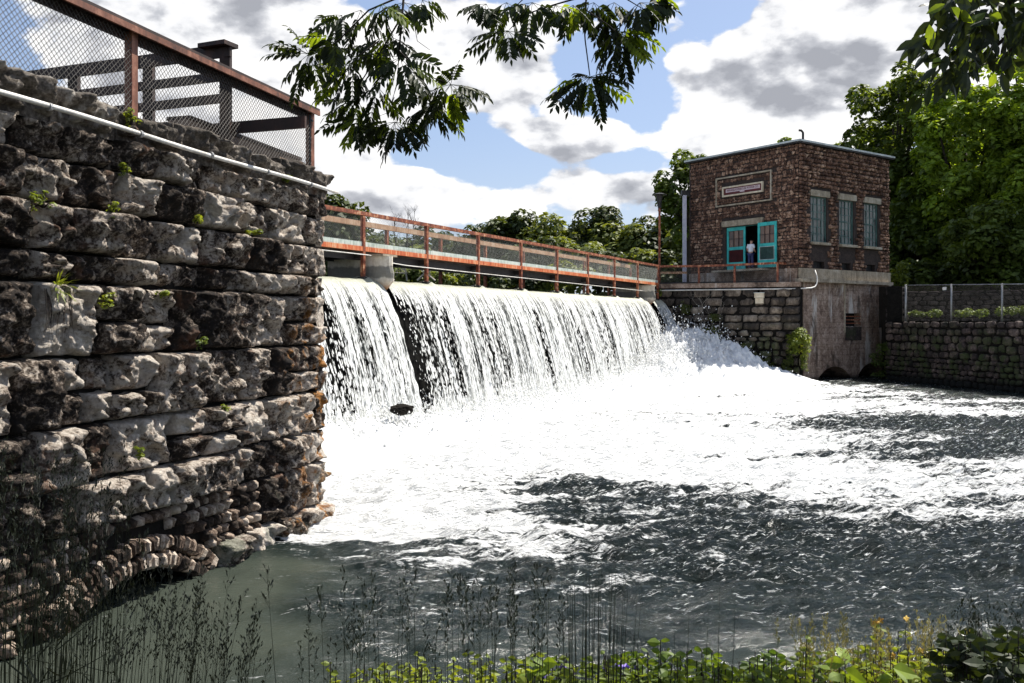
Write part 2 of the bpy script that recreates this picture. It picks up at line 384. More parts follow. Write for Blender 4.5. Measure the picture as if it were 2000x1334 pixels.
M_maroon = paint('maroon_board', [(0.0, (0.06, 0.008, 0.01)), (1.0, (0.13, 0.02, 0.022))], 3, 0.6)
M_palepink = paint('pale_lettering_band', [(0.0, (0.5, 0.38, 0.42)), (1.0, (0.66, 0.55, 0.58))], 6, 0.6)
M_roof = paint('roof_metal', [(0.0, (0.3, 0.33, 0.32)), (1.0, (0.6, 0.62, 0.6))], 2, 0.45, 0.4)
M_cream = paint('cream_box', [(0.0, (0.45, 0.36, 0.24)), (1.0, (0.72, 0.64, 0.5))], 4, 0.6)
M_tan = paint('tan_panel', [(0.0, (0.14, 0.09, 0.06)), (1.0, (0.30, 0.21, 0.15))], 4, 0.6)
def glass(name, c0, c1):
    m, t, b = material(name); p = t.pos()
    t.put(b.inputs['Base Color'], t.ramp(t.math('ADD', t.math('MULTIPLY', t.noise(p, 2.5, 3, 0.5), 0.6), t.math('MULTIPLY', t.rnd(), 0.4)), [(0.3, c0), (0.65, c1)]))
    b.inputs['Roughness'].default_value = 0.12; return m
M_glass = glass('dusty_window_glass', (0.015, 0.02, 0.02), (0.10, 0.12, 0.11))
M_dglass = glass('door_glass', (0.05, 0.03, 0.025), (0.16, 0.09, 0.06))
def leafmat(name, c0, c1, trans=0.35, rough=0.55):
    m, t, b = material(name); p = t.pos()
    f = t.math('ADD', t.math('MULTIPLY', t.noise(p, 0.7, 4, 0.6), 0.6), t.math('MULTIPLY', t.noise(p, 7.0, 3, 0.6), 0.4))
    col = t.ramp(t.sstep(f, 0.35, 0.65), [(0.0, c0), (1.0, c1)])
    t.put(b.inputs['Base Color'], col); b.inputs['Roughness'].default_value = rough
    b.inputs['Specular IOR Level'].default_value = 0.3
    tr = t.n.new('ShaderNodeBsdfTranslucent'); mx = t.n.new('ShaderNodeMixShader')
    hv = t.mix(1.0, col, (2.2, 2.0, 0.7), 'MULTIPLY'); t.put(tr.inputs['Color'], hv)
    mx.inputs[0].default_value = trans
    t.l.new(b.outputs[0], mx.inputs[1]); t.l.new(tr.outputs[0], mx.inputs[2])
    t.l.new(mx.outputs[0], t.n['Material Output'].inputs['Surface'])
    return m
M_leafbg = leafmat('treeline_foliage', (0.016, 0.026, 0.009), (0.075, 0.10, 0.025), 0.25)
M_leafbg2 = leafmat('yellow_green_foliage', (0.05, 0.07, 0.016), (0.17, 0.20, 0.045), 0.3)
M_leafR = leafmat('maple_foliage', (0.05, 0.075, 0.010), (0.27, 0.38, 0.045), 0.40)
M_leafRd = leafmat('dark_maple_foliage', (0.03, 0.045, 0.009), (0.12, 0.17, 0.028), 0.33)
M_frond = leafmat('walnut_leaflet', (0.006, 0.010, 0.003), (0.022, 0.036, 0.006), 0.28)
M_broad = leafmat('broad_leaf', (0.04, 0.075, 0.012), (0.19, 0.26, 0.03), 0.35)
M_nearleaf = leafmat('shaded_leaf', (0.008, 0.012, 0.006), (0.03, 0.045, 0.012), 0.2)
M_grass = leafmat('dark_grass', (0.006, 0.008, 0.004), (0.018, 0.024, 0.009), 0.06)
M_moss = leafmat('moss_green', (0.04, 0.06, 0.014), (0.13, 0.15, 0.03), 0.2)
M_drygrass = leafmat('dry_grass', (0.09, 0.09, 0.03), (0.30, 0.26, 0.10), 0.2)
M_weed = leafmat('lime_weed', (0.05, 0.085, 0.015), (0.22, 0.26, 0.04), 0.35)
M_flower = paint('yellow_flower', [(0.0, (0.45, 0.25, 0.03)), (1.0, (0.7, 0.5, 0.12))], 9, 0.7)
M_violet = paint('violet_flower', [(0.0, (0.10, 0.06, 0.35)), (1.0, (0.25, 0.18, 0.55))], 9, 0.7)
M_bark = rock_mat('bark', [(0.0, (0.01, 0.008, 0.006)), (1.0, (0.06, 0.045, 0.035))], 3, 16, 0.8, 0.03, 0.5)
M_twig = rock_mat('dark_twig', [(0.0, (0.008, 0.006, 0.005)), (1.0, (0.035, 0.025, 0.02))], 6, 30, 0.5, 0.01)
M_deadwood = rock_mat('bleached_wood', [(0.0, (0.15, 0.13, 0.11)), (1.0, (0.5, 0.46, 0.4))], 6, 30, 0.5, 0.01)
M_soil = rock_mat('bank_soil', [(0.0, (0.02, 0.017, 0.012)), (1.0, (0.08, 0.065, 0.045))], 1.5, 12, 0.8, 0.04)
M_land = rock_mat('grassy_ground', [(0.0, (0.02, 0.028, 0.01)), (1.0, (0.06, 0.08, 0.025))], 0.5, 8, 0.6, 0.05)
# ================================================================ SETTING: ground, water, dam
WZ = -3.4                                  # river level below the dam
D = V(.4547, .8906, 0); N = V(.8906, -.4547, 0); UP = V(0, 0, 1)
P1 = V(-5.32, 26.0, 0)                     # a point on the dam crest; D runs along the crest, N points downstream
CZ = 1.31                                  # crest level
def dam(t, s, z): return P1+D*t+N*s+UP*z
def dam_t(u): k = (u-1000)/F; return (5.32+26*k)/(.4547-.8906*k)
# left wall frame
WE = V(-3.19, 15.6, 0); WA = V(-.2756, -.9613, 0); WN = V(.9613, -.2756, 0)
def wall(t, z, off=0.0): return WE+WA*t+WN*off+UP*z
def wall_t(u): k = (u-1000)/F; return (WE[0]-k*WE[1])/(.2756-.9613*k)

# ---- big ground sheet and banks
mb = MB(); mb.add([(-1500, -200, -5.2), (1500, -200, -5.2), (1500, 2500, -5.2), (-1500, 2500, -5.2)], [(0, 1, 2, 3)])
tag(mb.build('ground', M_land), kind='structure')
def heightsheet(name, xs, ys, fn, mat):
    X, Y = np.meshgrid(xs, ys); Z = fn(X, Y)
    return tag(npmesh(name, np.stack([X, Y, Z], -1), grid_quads(len(xs), len(ys)), mat, smooth=True), kind='structure')
def bank_z(X, Y):
    right = np.clip((X-0.6)/2.5, 0, 1)
    base = -1.62-np.clip(Y-0.5, 0, 99)*(0.34-0.17*right)
    edge = 6.4+right*1.3
    base = base-np.clip(Y-edge, 0, 9)*0.9
    return np.maximum(base+0.05*fb(X*1.5, Y*1.5, 0, 3), -5.0)
heightsheet('river_bank', np.linspace(-9, 12, 120), np.linspace(-6, 12, 110), bank_z, M_soil)
# far shore and right bank
def shore_z(X, Y):
    far = np.clip((Y-100-0.10*X+6*np.sin(X*0.05))/5, 0, 1)
    return np.where(far > 0, 0.3+1.7*far+np.clip(Y-105, 0, 400)*0.012, 0.3)
heightsheet('far_shore', np.linspace(-160, 260, 140), np.linspace(78, 700, 120), shore_z, M_land)
mb = MB()
mb.add([(8.6, 53.6, 2.0), (16, 51.2, 2.0), (24.2, 57.2, 2.0), (25.5, 57.6, 2.0), (90, 62, 2.0), (90, 110, 2.0), (5, 110, 2.0), (6.0, 60.0, 2.0)], [tuple(range(8))])
tag(mb.build('upper_bank_ground', M_land), kind='structure')
mb = MB(); mb.add([(22.2, 53.0, .06), (24.4, 42.0, .06), (26.8, 33.0, .06), (60, 33, .06), (60, 57, .06), (25.2, 57.5, .06), (23.5, 56.5, .06)], [tuple(range(7))])
tag(mb.build('lower_terrace_ground', M_land), kind='structure')
mb = MB(); mb.add([tuple(dam(-60, -1.2, 1.33)), tuple(dam(31.2, -1.2, 1.33)), tuple(dam(31.2, -26, 1.33)), (40, 112, 1.33), (-120, 112, 1.33)], [(0, 1, 2, 3, 4)])
m, t, b = material('reservoir_water'); b.inputs['Base Color'].default_value = (.03, .045, .04, 1); b.inputs['Roughness'].default_value = .06
t.put(b.inputs['Normal'], t.bump(t.noise(t.pos(), 3.0, 5, .6), .25, .05)); tag(mb.build('reservoir_water', m), kind='structure')

# ---- foam / turbulence map: control points placed on the river surface
CP = [(640,900,1.05,1),(800,850,1.1,1),(1000,900,1.05,1),(1200,850,1.1,1),(1400,800,1.1,1),(1500,765,1.05,1),(1600,768,.95,1),(1750,772,.62,.8),(1900,785,.66,.8),(1990,795,.5,.8),
(1700,752,.35,.6),(1900,765,.12,.5),(1980,775,.1,.5),(1620,756,.65,.8),(1500,830,.95,1),(1600,832,.42,1),(1700,826,.38,1),(1800,832,.36,1),(1950,850,.42,1),(1550,800,1,1),(1700,800,.78,1),(1900,812,.7,1),
(1500,880,.92,1),(1650,880,.66,1),(1800,882,.42,1),(1950,895,.42,1),(1300,870,1.05,1),(1400,860,.95,1),(1300,930,1,1),(1450,940,1,1),(1600,940,.9,1),(1750,930,.8,1),(1900,930,.66,1),(2000,915,.82,1),
(700,1000,1.05,.8),(800,960,1.05,1),(900,1000,.9,1),(980,958,.74,1),(1100,962,.60,1),(1200,975,.56,1),(1300,988,.50,1),(1450,992,.52,1),(1600,975,.8,1),(1750,992,.66,1),(1900,985,.64,1),(2000,975,.7,1),
(680,1050,.95,.7),(800,1055,.9,.8),(900,1050,.95,.9),(1000,1045,.8,1),(1100,1020,.55,1),(1250,1035,.46,1),(1400,1035,.44,1),(1200,1080,.6,1),(1050,1085,.8,1),(1350,1092,.5,1),(1500,1060,.42,1),(1700,1055,.42,1),(1900,1050,.44,1),
(640,1085,.42,.4),(800,1108,.42,.7),(1000,1130,.36,.7),(1200,1130,.36,.8),(1300,1112,.52,1),(1450,1125,.40,1),(1700,1120,.24,.8),(1950,1120,.32,.9),
(400,1180,-.1,.08),(500,1150,-.1,.1),(570,1110,.0,.12),(620,1150,.1,.3),(700,1170,.22,.55),(800,1190,.22,.6),(900,1190,.16,.6),(1100,1200,.12,.6),(1300,1200,.12,.6),(1600,1200,.14,.6),(1900,1185,.18,.7),(400,1260,-.1,.1),(560,1250,-.05,.15),(700,1250,.18,.45),(850,1280,.1,.4),(1000,1290,.02,.35),(1500,1290,.02,.35),(1900,1260,.05,.4),(200,1300,-.1,.1),(700,1320,.0,.3)]
cpu = np.array([(math.atan((u-1000)/F), math.log(-WZ*F/(v-HZ)), f, tb) for u, v, f, tb in CP])
def foam_at(X, Y):
    a = np.arctan2(X, Y).ravel(); l = np.log(np.maximum(Y, 1)).ravel()
    num = np.zeros((len(a), 2)); den = np.zeros(len(a))+1e-9
    for (ca, cl, f, tb) in cpu:
        w_ = 1.0/(((a-ca)/.06)**2+((l-cl)/.04)**2+.02)**1.6
        num[:, 0] += w_*f; num[:, 1] += w_*tb; den += w_
    return (num[:, 0]/den).reshape(X.shape), (num[:, 1]/den).reshape(X.shape)
ys = [6.2]
while ys[-1] < 62: ys.append(ys[-1]+0.045+0.0021*(ys[-1]-6))
ys = np.array([-10, -2, 2, 4]+ys+[70, 95])
xs = np.concatenate([[-60, -30, -18, -13], np.arange(-10, -6, .3), np.arange(-6, 27.2, .075), np.arange(27.5, 40, .7), [45, 60, 90, 140]])
X, Y = np.meshgrid(xs, ys)
fo, tb = foam_at(X, Y)
sd = (X-P1[0])*N[0]+(Y-P1[1])*N[1]; td = (X-P1[0])*D[0]+(Y-P1[1])*D[1]
# flow-aligned coordinates (the current turns gently from N towards +x)
fx = X*.985+Y*-.17; fy = X*.17+Y*.985
wv = 0.20*tb*ridged(fx*.6, fy*1.2, 0.3, 5)+0.15*tb*fb(fx*1.8, fy*3.6, 1.7, 4)+0.05*tb*ridged(fx*3.1, fy*5, 6.7, 2)+0.03*(0.3+tb)*fb(fx*.9, fy*4.2, 5.5, 3)
# ripples fanning out from the foot of the left wall
rr = np.hypot((X+3.4)*0.62, Y-17.2); rip = np.sin(rr*8.2+2.2*fb(X*.7, Y*.7, 3, 3)); msk = np.exp(-((X+0.6)/2.6)**2-((Y-10.7)/1.9)**2)
wv = wv+0.022*rip*msk
wv = wv+0.05*np.clip(fo, 0, 1)*fb(fx*3, fy*5, 8, 3)
fo = fo+0.30*rip*msk*(tb > .2)
Zw = WZ+wv
Zw[(Y > 65) | (Y < 5)] = WZ-0.02
# the river stops at the dam; sink what lies upstream
Zw = np.where(sd < -0.2, WZ-0.6, Zw)
river = npmesh('river_water', np.stack([X, Y, Zw], -1), grid_quads(len(xs), len(ys)), None or bpy.data.materials.new('river_water'), smooth=True)
a_ = river.data.attributes.new('foam', 'FLOAT', 'POINT'); a_.data.foreach_set('value', fo.astype(np.float32).ravel())
a_ = river.data.attributes.new('turb', 'FLOAT', 'POINT'); a_.data.foreach_set('value', tb.astype(np.float32).ravel())
tag(river, kind='structure')
m = river.data.materials[0]; m.use_nodes = True; t = NT(m.node_tree); b = m.node_tree.nodes['Principled BSDF']
p = t.pos(); fl = t.map(p, (1, 1, 1), (0, 0, rad(-10)))
fa = t.attr('foam'); tu = t.attr('turb')
nA = t.noise(t.map(fl, (.34, 1.6, .5)), 1.0, 9, .62, .7)
nB = t.noise(t.map(fl, (1.7, 6.0, 2)), 1.0, 7, .70, .7)
nC = t.noise(t.map(fl, (9, 17, 6)), 1.0, 5, .68, .5)
nn = t.math('ADD', t.math('MULTIPLY', nC, .26), t.math('ADD', t.math('MULTIPLY', nA, .38), t.math('MULTIPLY', nB, .36)))
nn = t.math('ADD', t.math('MULTIPLY', t.math('SUBTRACT', nn, .5), 3.9), .5)
val = t.math('ADD', t.math('MULTIPLY', nn, .8), t.math('MULTIPLY', t.math('SUBTRACT', fa, .5), 1.05))
fm = t.sstep(val, .46, .66)
glint_flk = t.math('MULTIPLY', t.sstep(t.noise(t.map(fl, (7, 30, 8)), 1.0, 4, .65, .6), .575, .66), t.sstep(t.math('ADD', t.math('MULTIPLY', nB, 1.0), t.math('MULTIPLY', tu, .25)), .60, .78))  # foam flecks that also paint sun sparkle into the water colour
fm = t.math('MAXIMUM', fm, glint_flk)
b.inputs['Base Color'].default_value = (.022, .030, .030, 1); b.inputs['Roughness'].default_value = .13; b.inputs['IOR'].default_value = 1.33; b.inputs['Specular IOR Level'].default_value = .30
muddy = t.mix(t.sstep(tu, .1, .5, 1, 0), (.008, .013, .012), (.042, .050, .040)); t.put(b.inputs['Base Color'], muddy)
bmp = t.math('ADD', t.noise(t.map(fl, (4, 8, 5)), 1.0, 6, .66, .5), t.math('MULTIPLY', t.noise(t.map(fl, (13, 24, 10)), 1.0, 4, .65), .45))
bn = t.n.new('ShaderNodeBump'); t.put(bn.inputs['Height'], bmp); bn.inputs['Distance'].default_value = .22; t.put(bn.inputs['Strength'], t.math('ADD', t.math('MULTIPLY', tu, .85), .05))
t.put(b.inputs['Normal'], bn.outputs[0])
foamb = t.n.new('ShaderNodeBsdfDiffuse'); foamb.inputs['Color'].default_value = (.80, .81, .81, 1)
t.put(foamb.inputs['Normal'], t.bump(t.math('ADD', t.noise(t.map(fl, (2, 4.5, 2)), 1.0, 8, .65, .6), t.math('MULTIPLY', nB, .8)), 1.0, .30))
mx = t.n.new('ShaderNodeMixShader'); t.put(mx.inputs[0], fm); t.l.new(b.outputs[0], mx.inputs[1]); t.l.new(foamb.outputs[0], mx.inputs[2]); t.l.new(mx.outputs[0], t.n['Material Output'].inputs[0])

# ---- dam body
def drop_s(dr): return math.sqrt(max(dr, 0)/1.3)
prof = [(-1.15, -4.6), (-1.15, CZ-.05), (-.5, CZ-.03), (-.15, CZ-.08)]+[(drop_s(dr)*.86-.12, CZ-.12-dr) for dr in (0.1, .3, .6, 1, 1.6, 2.4, 3.4, 4.6)]+[(1.6, -5.1)]
mb = MB()
for (ta, tb_) in ((-3.0, 31.0),):
    vs = [dam(tt, s, z) for tt in (ta, tb_) for s, z in prof]; n_ = len(prof)
    mb.add(vs, [(i, i+1, i+1+n_, i+n_) for i in range(n_-1)]+[tuple(range(n_))[::-1], tuple(range(n_, 2*n_))])
tag(mb.build('dam', M_dam), kind='structure')

# ---- falling sheets of water
m, t, b = material('falling_water')
ft = t.attr('ft'); fq = t.attr('fq'); lace = t.attr('lace')
cc = t.n.new('ShaderNodeCombineXYZ'); t.put(cc.inputs[0], ft); t.put(cc.inputs[1], fq); cv = cc.outputs[0]
s1 = t.noise(t.map(cv, (2.0, .16, 1)), 1.0, 5, .6, .1)
s2 = t.noise(t.map(cv, (8, .28, 1)), 1.0, 6, .64, .12)
s3 = t.noise(t.map(cv, (17, 1.5, 1)), 1.0, 5, .66, .3)
s4 = t.noise(t.map(cv, (38, 5.0, 1)), 1.0, 3, .6, .3)
st = t.math('ADD', t.math('ADD', t.math('MULTIPLY', s1, .16), t.math('MULTIPLY', s2, .26)), t.math('ADD', t.math('MULTIPLY', s3, .32), t.math('MULTIPLY', s4, .26)))
st = t.math('ADD', t.math('MULTIPLY', t.math('SUBTRACT', st, .5), 2.4), .5)
vo = t.voro(t.map(cv, (13, 6, 1)), 1.0)
st = t.math('ADD', st, t.math('MULTIPLY', t.math('SUBTRACT', .5, vo), t.math('MULTIPLY', lace, .9)))
thr = t.math('ADD', t.math('MULTIPLY', lace, .62), -.26)
# smooth at the lip, broken by mid-fall
thr = t.math('SUBTRACT', thr, t.sstep(fq, 1.3, .35, 0, .42)); thr = t.math('SUBTRACT', thr, t.sstep(fq, 3.6, 5.2, 0, .35))
al = t.sstep(t.math('SUBTRACT', st, thr), .30, .42)
b.inputs['Roughness'].default_value = .35
dk = t.math('ADD', t.math('ADD', t.math('MULTIPLY', s2, .42), t.math('MULTIPLY', s3, .32)), t.math('MULTIPLY', s4, .26))
dk = t.math('ADD', dk, t.math('MULTIPLY', t.math('SUBTRACT', s1, .5), .25))
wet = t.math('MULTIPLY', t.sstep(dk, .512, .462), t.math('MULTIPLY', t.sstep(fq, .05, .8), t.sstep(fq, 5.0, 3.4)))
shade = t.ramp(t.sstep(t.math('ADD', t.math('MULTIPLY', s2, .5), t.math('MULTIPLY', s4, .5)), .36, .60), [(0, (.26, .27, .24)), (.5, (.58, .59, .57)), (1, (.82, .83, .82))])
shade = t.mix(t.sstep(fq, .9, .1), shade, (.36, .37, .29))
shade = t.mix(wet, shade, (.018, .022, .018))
t.put(b.inputs['Base Color'], shade); al = t.math('MAXIMUM', al, .0)
t.put(b.inputs['Alpha'], al)
t.put(b.inputs['Normal'], t.bump(t.math('ADD', s2, t.math('MULTIPLY', s4, .6)), .8, .10))
M_fall = m
def sheet(t0, t1, name, label, lace_fn, ziptop=CZ, smax=4.9, t1b=None, sprd=0.0):
    nt_ = max(8, int((t1-t0)/.05)); qs = np.concatenate([np.linspace(-.9, 0, 5)[:-1], np.linspace(0, 1, 70)])
    T, Q = np.meshgrid(np.linspace(t0, t1, nt_), qs)
    dr = np.where(Q > 0, smax*np.clip(Q, 0, 1)**1.35, 0)
    S = np.where(Q > 0, np.sqrt(dr/1.3), Q*1.2)
    q_len = np.where(Q > 0, dr+.35*S, 0)
    S = S+.05*pn(T*3.1, q_len*.25, 1.0)*np.clip(q_len, 0, 1)+.035*pn(T*9, q_len*.5, 4.)*np.clip(q_len, 0, 1)+.03*pn(T*14, q_len*3, 7.)*np.clip(q_len-.5, 0, 1)
    Zq = ziptop-dr+.02*pn(T*2.0, 0, 9.)
    # little ridges of water behind each bridge post foot
    for tp in post_ts:
        Zq = Zq+.10*np.exp(-((T-tp-.12)/.13)**2)*np.exp(-np.clip(S, 0, 9)*2.2)*(S > -.35)
    edge = (T-t0)/(t1-t0); T2 = T+(edge-.5)*sprd*np.clip(q_len/5, 0, 1)
    # ragged sides
    T2 = T2+.10*pn(q_len*2.3, T*.4, 2.)*(np.abs(edge-.5)*2)**12
    Pv = P1[None, None]+D*T2[..., None]+N*S[..., None]+UP*Zq[..., None]
    o = npmesh(name, Pv, grid_quads(nt_, len(qs)), M_fall, smooth=True)
    for nm, arr in (('ft', T+17.0), ('fq', q_len), ('lace', lace_fn(T, q_len))):
        a_ = o.data.attributes.new(nm, 'FLOAT', 'POINT'); a_.data.foreach_set('value', arr.astype(np.float32).ravel())
    return tag(o, label, 'waterfall', 'sheets of water falling over the dam', 'stuff')
post_ts = [1.80+3.56*i for i in range(-1, 9)]
def lace_main(T, q):
    l = .44+.08*np.sin(T*1.7)+.34*np.clip(pn(T*1.3, .3, 2.), -1, 1)
    l = l+.75*np.exp(-np.clip(T-2.65, 0, 9)/.55)*np.clip(q/1.6, 0, 1)
    for tp in post_ts: l = l-.28*np.exp(-((T-tp-.3)/.35)**2)+.16*np.exp(-((T-tp+.25)/.25)**2)*np.clip((q-1)/2, 0, 1)
    return l
sheet(-2.6, 2.28, 'waterfall', 'narrow white sheet of falling water beside the left stone wall', lambda T, q: .46+.07*np.sin(T*5)-.5*np.exp(-((T-2.15)/.35)**2)+.3*np.exp(-((T+1.2)/.5)**2), sprd=.3)
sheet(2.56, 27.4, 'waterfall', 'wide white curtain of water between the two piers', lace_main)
sheet(28.3, 30.3, 'waterfall', 'short curved sheet of water right of the far pier', lambda T, q: .18+.3*np.exp(-((T-28.4)/.25)**2))

# ---- boiling foam at the foot of the falls
ts = np.arange(-7.0, 31.0, .085); ss = np.concatenate([np.arange(.3, 4, .075), np.arange(4, 13, .13)])
T, S = np.meshgrid(ts, ss)
Hm = np.interp(T, [-3, 0, 4, 10, 17, 22, 25.5, 28, 30, 31], [.9, .7, .62, .60, .8, 1.2, 2.1, 2.75, 2.6, 1.8])
Wm = np.interp(T, [-3, 4, 17, 24, 28, 31], [2.3, 2.1, 2.3, 3.1, 4.3, 4.6])
Cs = np.interp(T, [-3, 20, 28, 31], [1.7, 1.7, 2.0, 2.6])
prf = np.exp(-(np.clip(S-Cs, -9, 99)/Wm)**2)
Zm = WZ-.12+Hm*prf*(1+.35*fb(T*.7, S*.7, 3, 3))
am = .06+.35*Hm*prf
Zm = Zm+am*(.8*ridged(T*1.1, S*1.1, 2, 5)-.35)+am*1.0*fb(T*3, S*3, 4, 5, .62)+.10*fb(T*7, S*7, 1, 3)
Zm = Zm-np.clip(S-9, 0, 9)*.05-np.clip(.9-S, 0, 9)*.3
Pv = P1[None, None]+D*T[..., None]+N*S[..., None]+UP*Zm[..., None]
mf, t, b = material('churned_foam'); p = t.pos()
b.inputs['Base Color'].default_value = (.92, .93, .93, 1); b.inputs['Roughness'].default_value = .8
t.put(b.inputs['Normal'], t.bump(t.noise(p, 4.0, 9, .7, .5), .8, .2))
tl = t.n.new('ShaderNodeBsdfTranslucent'); tl.inputs['Color'].default_value = (.88, .89, .89, 1); ms_ = t.n.new('ShaderNodeMixShader'); ms_.inputs[0].default_value = .18
t.l.new(b.outputs[0], ms_.inputs[1]); t.l.new(tl.outputs[0], ms_.inputs[2]); t.l.new(ms_.outputs[0], t.n['Material Output'].inputs[0])
M_foam = mf
tag(npmesh('splash_foam', Pv, grid_quads(len(ts), len(ss)), M_foam, smooth=True), 'boiling white foam heaped along the foot of the waterfall', 'foam', kind='stuff')
# droplets thrown off the foam
def droplets(name, pts, rs, mat, label, cat='spray'):
    n = len(pts); base = np.array([(1, 0, 0), (0, 1, 0), (-1, 0, 0), (0, -1, 0), (0, 0, 1.25), (0, 0, -1.1)])
    rot = NR.rand(n)*6.28; c, s_ = np.cos(rot), np.sin(rot)
    b_ = base[None]*rs[:, None, None]; x = b_[..., 0]*c[:, None]-b_[..., 1]*s_[:, None]; y = b_[..., 0]*s_[:, None]+b_[..., 1]*c[:, None]
    v = np.stack([x, y, b_[..., 2]], -1)+pts[:, None]
    f = np.array([(0, 1, 4), (1, 2, 4), (2, 3, 4), (3, 0, 4), (1, 0, 5), (2, 1, 5), (3, 2, 5), (0, 3, 5)])
    q = (f[None]+np.arange(n)[:, None, None]*6).reshape(-1, 3)
    return tag(npmesh(name, v, q, mat), label, cat, kind='stuff')
nd = 60000
tt = np.where(NR.rand(nd) < .62, 22+8.8*NR.rand(nd)**.6, -2.5+33*NR.rand(nd)); s_ = np.abs(NR.normal(size=nd))
Wd = np.interp(tt, [-3, 17, 24, 28, 31], [1.2, 1.4, 2.2, 3.4, 3.6]); Hd = np.interp(tt, [-3, 4, 17, 24, 28, 31], [.8, .62, .75, 1.6, 2.3, 1.4])
Cd = np.interp(tt, [-3, 20, 28, 31], [1.7, 1.7, 2.0, 2.6])
sg = np.where(NR.rand(nd) < .5, 1, -1)*s_*.62*Wd; sg = np.where(sg < -Cd*.55, np.abs(sg), sg); sD = Cd+sg
zd = WZ-.05+Hd*np.exp(-(sg/Wd)**2)*(.75+.25*NR.rand(nd))+NR.exponential(1, nd)*(.12+.13*Hd)*np.exp(-(sg/Wd)**2*.4)
zd = np.minimum(zd, 0.9)
pts = P1[None]+D*tt[:, None]+N*sD[:, None]+UP*zd[:, None]; pts = pts+NR.normal(size=pts.shape)*.05
rs = .010+.042*NR.rand(nd)**3.0
droplets('spray_droplets', pts, rs, M_foam, 'white spray droplets flung up from the base of the falls')

# ================================================================ LEFT ABUTMENT WALL
lw = thing('abutment_wall', 'massive rough limestone block wall at the left end of the dam', 'stone wall', wall(0, WZ))
rs_ = random.Random(21)
def rockface(nx, nz, W, H, seed, bulge=.13, rough=1.0, edge=.018):
    """returns local x,z grid and outward offset for a rock faced block"""
    xs_ = np.linspace(0, W, nx); zs_ = np.linspace(0, H, nz); Xg, Zg = np.meshgrid(xs_, zs_)
    e = np.minimum(np.minimum(Xg, W-Xg)*.62, np.minimum(Zg, H-Zg)); sx = seed*13.7
    wob = .02*fb(Xg*4, Zg*4, sx, 2)
    k = 1-np.exp(-np.clip(e+wob*.5, 0, 9)/edge)
    rr_ = np.random.RandomState(seed)
    ns = max(5, int(W*H*30)+4); cx = rr_.rand(ns)*W; cz = rr_.rand(ns)*H; gx = rr_.normal(size=ns)*.42; gz = rr_.normal(size=ns)*.50+.08; h0 = rr_.normal(size=ns)*.05*rough
    jx = .06*fb(Xg*5, Zg*5, sx+3, 3); jz = .06*fb(Xg*5, Zg*5, sx+8, 3)
    d2 = (Xg[..., None]+jx[..., None]-cx)**2+(Zg[..., None]+jz[..., None]-cz)**2
    w_ = np.exp(-(d2-d2.min(-1, keepdims=True))/(.0022)); w_ = w_/(w_.sum(-1, keepdims=True)+1e-12)
    near = d2.argmin(-1); w_ = np.where(w_.sum(-1, keepdims=True) > .5, w_, np.eye(ns)[near])
    pl = h0+gx*(Xg[..., None]-cx)+gz*(Zg[..., None]-cz)
    h = (w_*pl).sum(-1)
    h = np.clip(h, -.09, .11)
    h = h+.05*rough*ridged(Xg*2.6, Zg*3.4, sx, 5)+.055*rough*fb(Xg*7, Zg*9, sx+1, 4)+.035*rough*ridged(Xg*12, Zg*14, sx+5, 3)+.02*rough*pn(Xg*22, Zg*26, sx)
    # the upper part of each block stands proud and its lower edge is undercut
    h = h+rough*(.07*np.clip((Zg/H-.40+.45*pn(Xg*2.2, sx, 3.3))/.25, 0, 1)-.03)*min(1, H/.3)
    return Xg, Zg, (bulge*.75+h)*k-.08*(1-k)
def stone_obj(t0, t1, z0, z1, seed, off=0.0, mat=M_lime, bulge=.12, rough=1.0, res=.021, frame=None, name='stone', parent=None, jitter=True, edge=.016):
    W = t1-t0; H = z1-z0
    nx = max(6, int(W/res)); nz = max(5, int(H/res))
    Xg, Zg, h = rockface(nx, nz, W, H, seed, bulge, rough, edge)
    # uneven outline: every edge wanders a little
    wt = .045*fb(Xg*2.6+seed, 3.1, 1, 3)*min(1, H/.3); wb = .045*fb(Xg*2.6+seed, 8.7, 1, 3)*min(1, H/.3); wl = .045*fb(Zg*3.1+seed, 1.7, 5, 3); wr = .045*fb(Zg*3.1+seed, 6.1, 5, 3)
    if W <= .3: wt, wb, wl, wr = wt*.8, wb*.8, wl*.5, wr*.5
    if True: Xg, Zg = Xg+wl*(1-Xg/W)+wr*Xg/W-.006, Zg+wt*Zg/H+wb*(1-Zg/H)
    f = frame or wall
    o0 = f(t0, z0, off); ex = f(t0+1, z0, off)-o0; en = f(t0, z0, off+1)-o0
    Pv = o0+ex*Xg[..., None]+UP*Zg[..., None]+en*h[..., None]
    # close the sides with a skirt going back into the wall
    rim = [(0, i) for i in range(nx)]+[(j, nx-1) for j in range(1, nz)]+[(nz-1, i) for i in range(nx-2, -1, -1)]+[(j, 0) for j in range(nz-2, 0, -1)]
    idx = np.array([a*nx+b_ for a, b_ in rim]); back = Pv[[r[0] for r in rim], [r[1] for r in rim]]-en*.22
    base = nx*nz; k = len(rim); ar = np.arange(k); nxt = (ar+1) % k
    q2 = np.stack([idx, base+ar, base+nxt, idx[nxt]], 1)
    return npmesh(name, np.concatenate([Pv.reshape(-1, 3), back]), np.concatenate([grid_quads(nx, nz), q2]), mat, parent, smooth=False)
